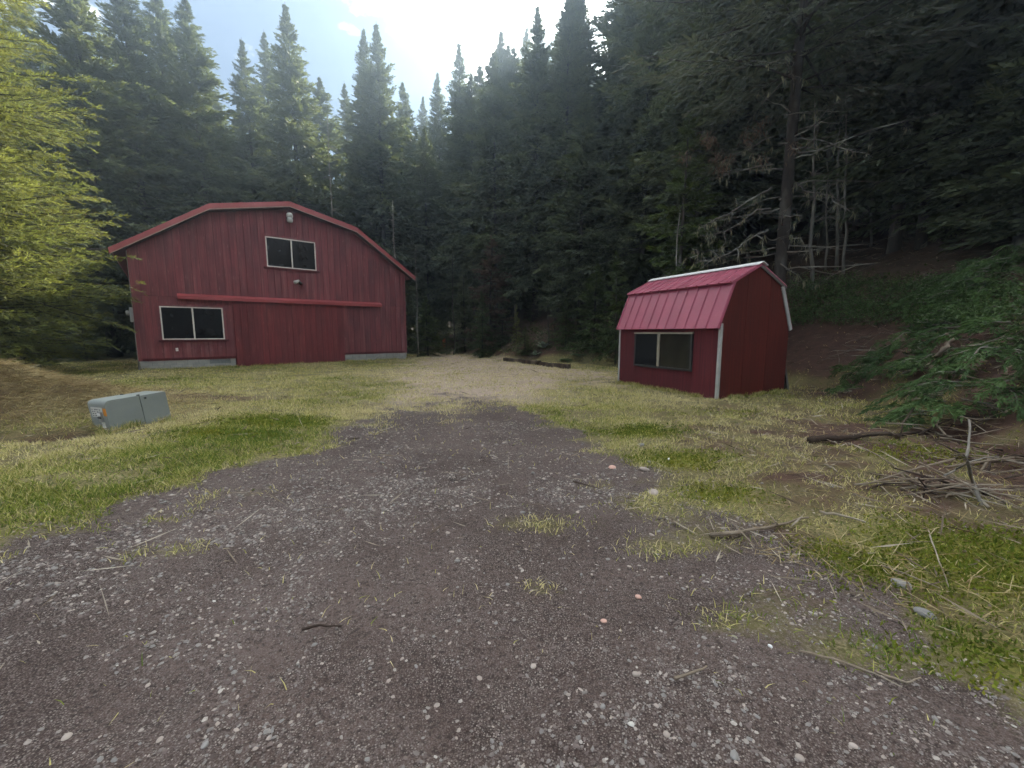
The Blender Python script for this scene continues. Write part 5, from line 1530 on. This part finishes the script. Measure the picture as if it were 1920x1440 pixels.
x, y = x[k_], y[k_]; n = len(x)
V2 = lying(x, y, rng.uniform(.08, .35, n), rng.uniform(.0015, .004, n), rng.beta(1.6, 1.8, n), .05)
V = np.concatenate([V1[0], V2[0]]); F = np.concatenate([V1[1], V2[1] + len(V1[0])])
o = link('dry_straw', np_mesh('dry_straw', V, F, M['straw'], np.concatenate([V1[2], V2[2]])))
tag(o, 'matted dry straw and stalks lying on the ground', None, None, 'stuff')

# twig and needle litter on banks and bare soil
n = 34000
x, y, rr = scatter(n, 3, 26, .8)
f = fields(x, y)
k_ = rng.random(n) < np.clip(.04 + .6 * f['soil'] + .9 * sstep(0, 2, f['dc']), 0, 1)
x, y, rr = x[k_], y[k_], rr[k_]; n = len(x)
V, F, tt = lying(x, y, rng.uniform(.05, .35, n) * (1 + .03 * rr), rng.uniform(.002, .006, n) * (1 + .1 * rr), rng.beta(1.6, 1.6, n), .05)
o = link('twig_litter', np_mesh('twig_litter', V, F, M['litter'], tt))
tag(o, 'dead twigs and needle litter on the banks', None, None, 'stuff')

# moss cushions
n = 260000
x, y, rr = scatter(n, 2.0, 12, .7, -.9, .97)
f = fields(x, y)
k_ = rng.random(n) < np.clip(f['moss'] * 1.4 - .2 + .7 * (fbm(x * 3, y * 3, 61, 3) - .5), 0, .8) * np.clip(1.15 - f['gravel'], 0, 1)
x, y, rr = x[k_], y[k_], rr[k_]; n = len(x)
p = np.stack([x, y, hmap(x, y) + .012 * rng.random(n)], 1)
d = unit(rng.normal(size=(n, 3)) * .8 + np.array([0, 0, .8]))
V, F = kites(p, d, rng.uniform(.012, .04, n) * (1 + .05 * rr), rng.uniform(.003, .007, n) * (1 + .08 * rr), rng, .2)
o = link('moss', np_mesh('moss', V, F, M['moss'], np.clip(fbm(x * 1.5, y * 1.5, 70, 3) * .9 + rng.normal(size=n) * .15, 0, 1)))
tag(o, 'yellow-green moss cushions beside the drive', None, None, 'stuff')

# leafy undergrowth on the banks under the trees
P, T, SZ = [], [], []
for k in range(640):
    if k < 380: c = hit(rnd.uniform(1480, 1900), rnd.uniform(530, 612))
    else: c = hit(rnd.choice((rnd.uniform(780, 1180), rnd.uniform(0, 240))), rnd.uniform(615, 668))
    if float(sdf(clearing, np.array([c.x]), np.array([c.y]))[0]) < .6: continue
    m = rnd.randrange(35, 80)
    rr = rnd.uniform(.18, .45)
    q = rng.normal(size=(m, 3)) * np.array([rr, rr, rr * .5])
    q[:, 2] = np.abs(q[:, 2])
    P.append(np.array(c) + q); T.append(np.clip(rng.random(m) * .5 + rnd.random() * .5, 0, 1)); SZ.append(np.full(m, .6 + .035 * c.y))
P, T, SZ = np.concatenate(P), np.concatenate(T), np.concatenate(SZ)
d = unit(rng.normal(size=P.shape) + np.array([0, 0, .2]))
V, F = kites(P, d, rng.uniform(.04, .09, len(P)) * SZ, rng.uniform(.014, .03, len(P)) * SZ, rng, 1.0)
o = link('undergrowth', np_mesh('undergrowth', V, F, M['leaf'], T))
tag(o, 'low leafy undergrowth on the banks under the firs', None, None, 'stuff')

# ------------------------------------------------------------------ haze added to imitate the veil of sun glare
hb = MB().box(-420, 420, -320, 430, -3.0, 58)
hm = bpy.data.materials.new('haze')
hm.use_nodes = True
hm.node_tree.nodes.clear()
ho = hm.node_tree.nodes.new('ShaderNodeOutputMaterial')
hv = hm.node_tree.nodes.new('ShaderNodeVolumePrincipled')
hv.inputs['Color'].default_value = (0.60, 0.79, 1.0, 1)
hv.inputs['Density'].default_value = 0.0054
hv.inputs['Anisotropy'].default_value = 0.85
hm.node_tree.links.new(hv.outputs[0], ho.inputs['Volume'])
haze = hb.build('haze', hm)
haze['kind'] = 'stuff'
haze['label'] = 'thin pale haze added as a glare veil among the trees'
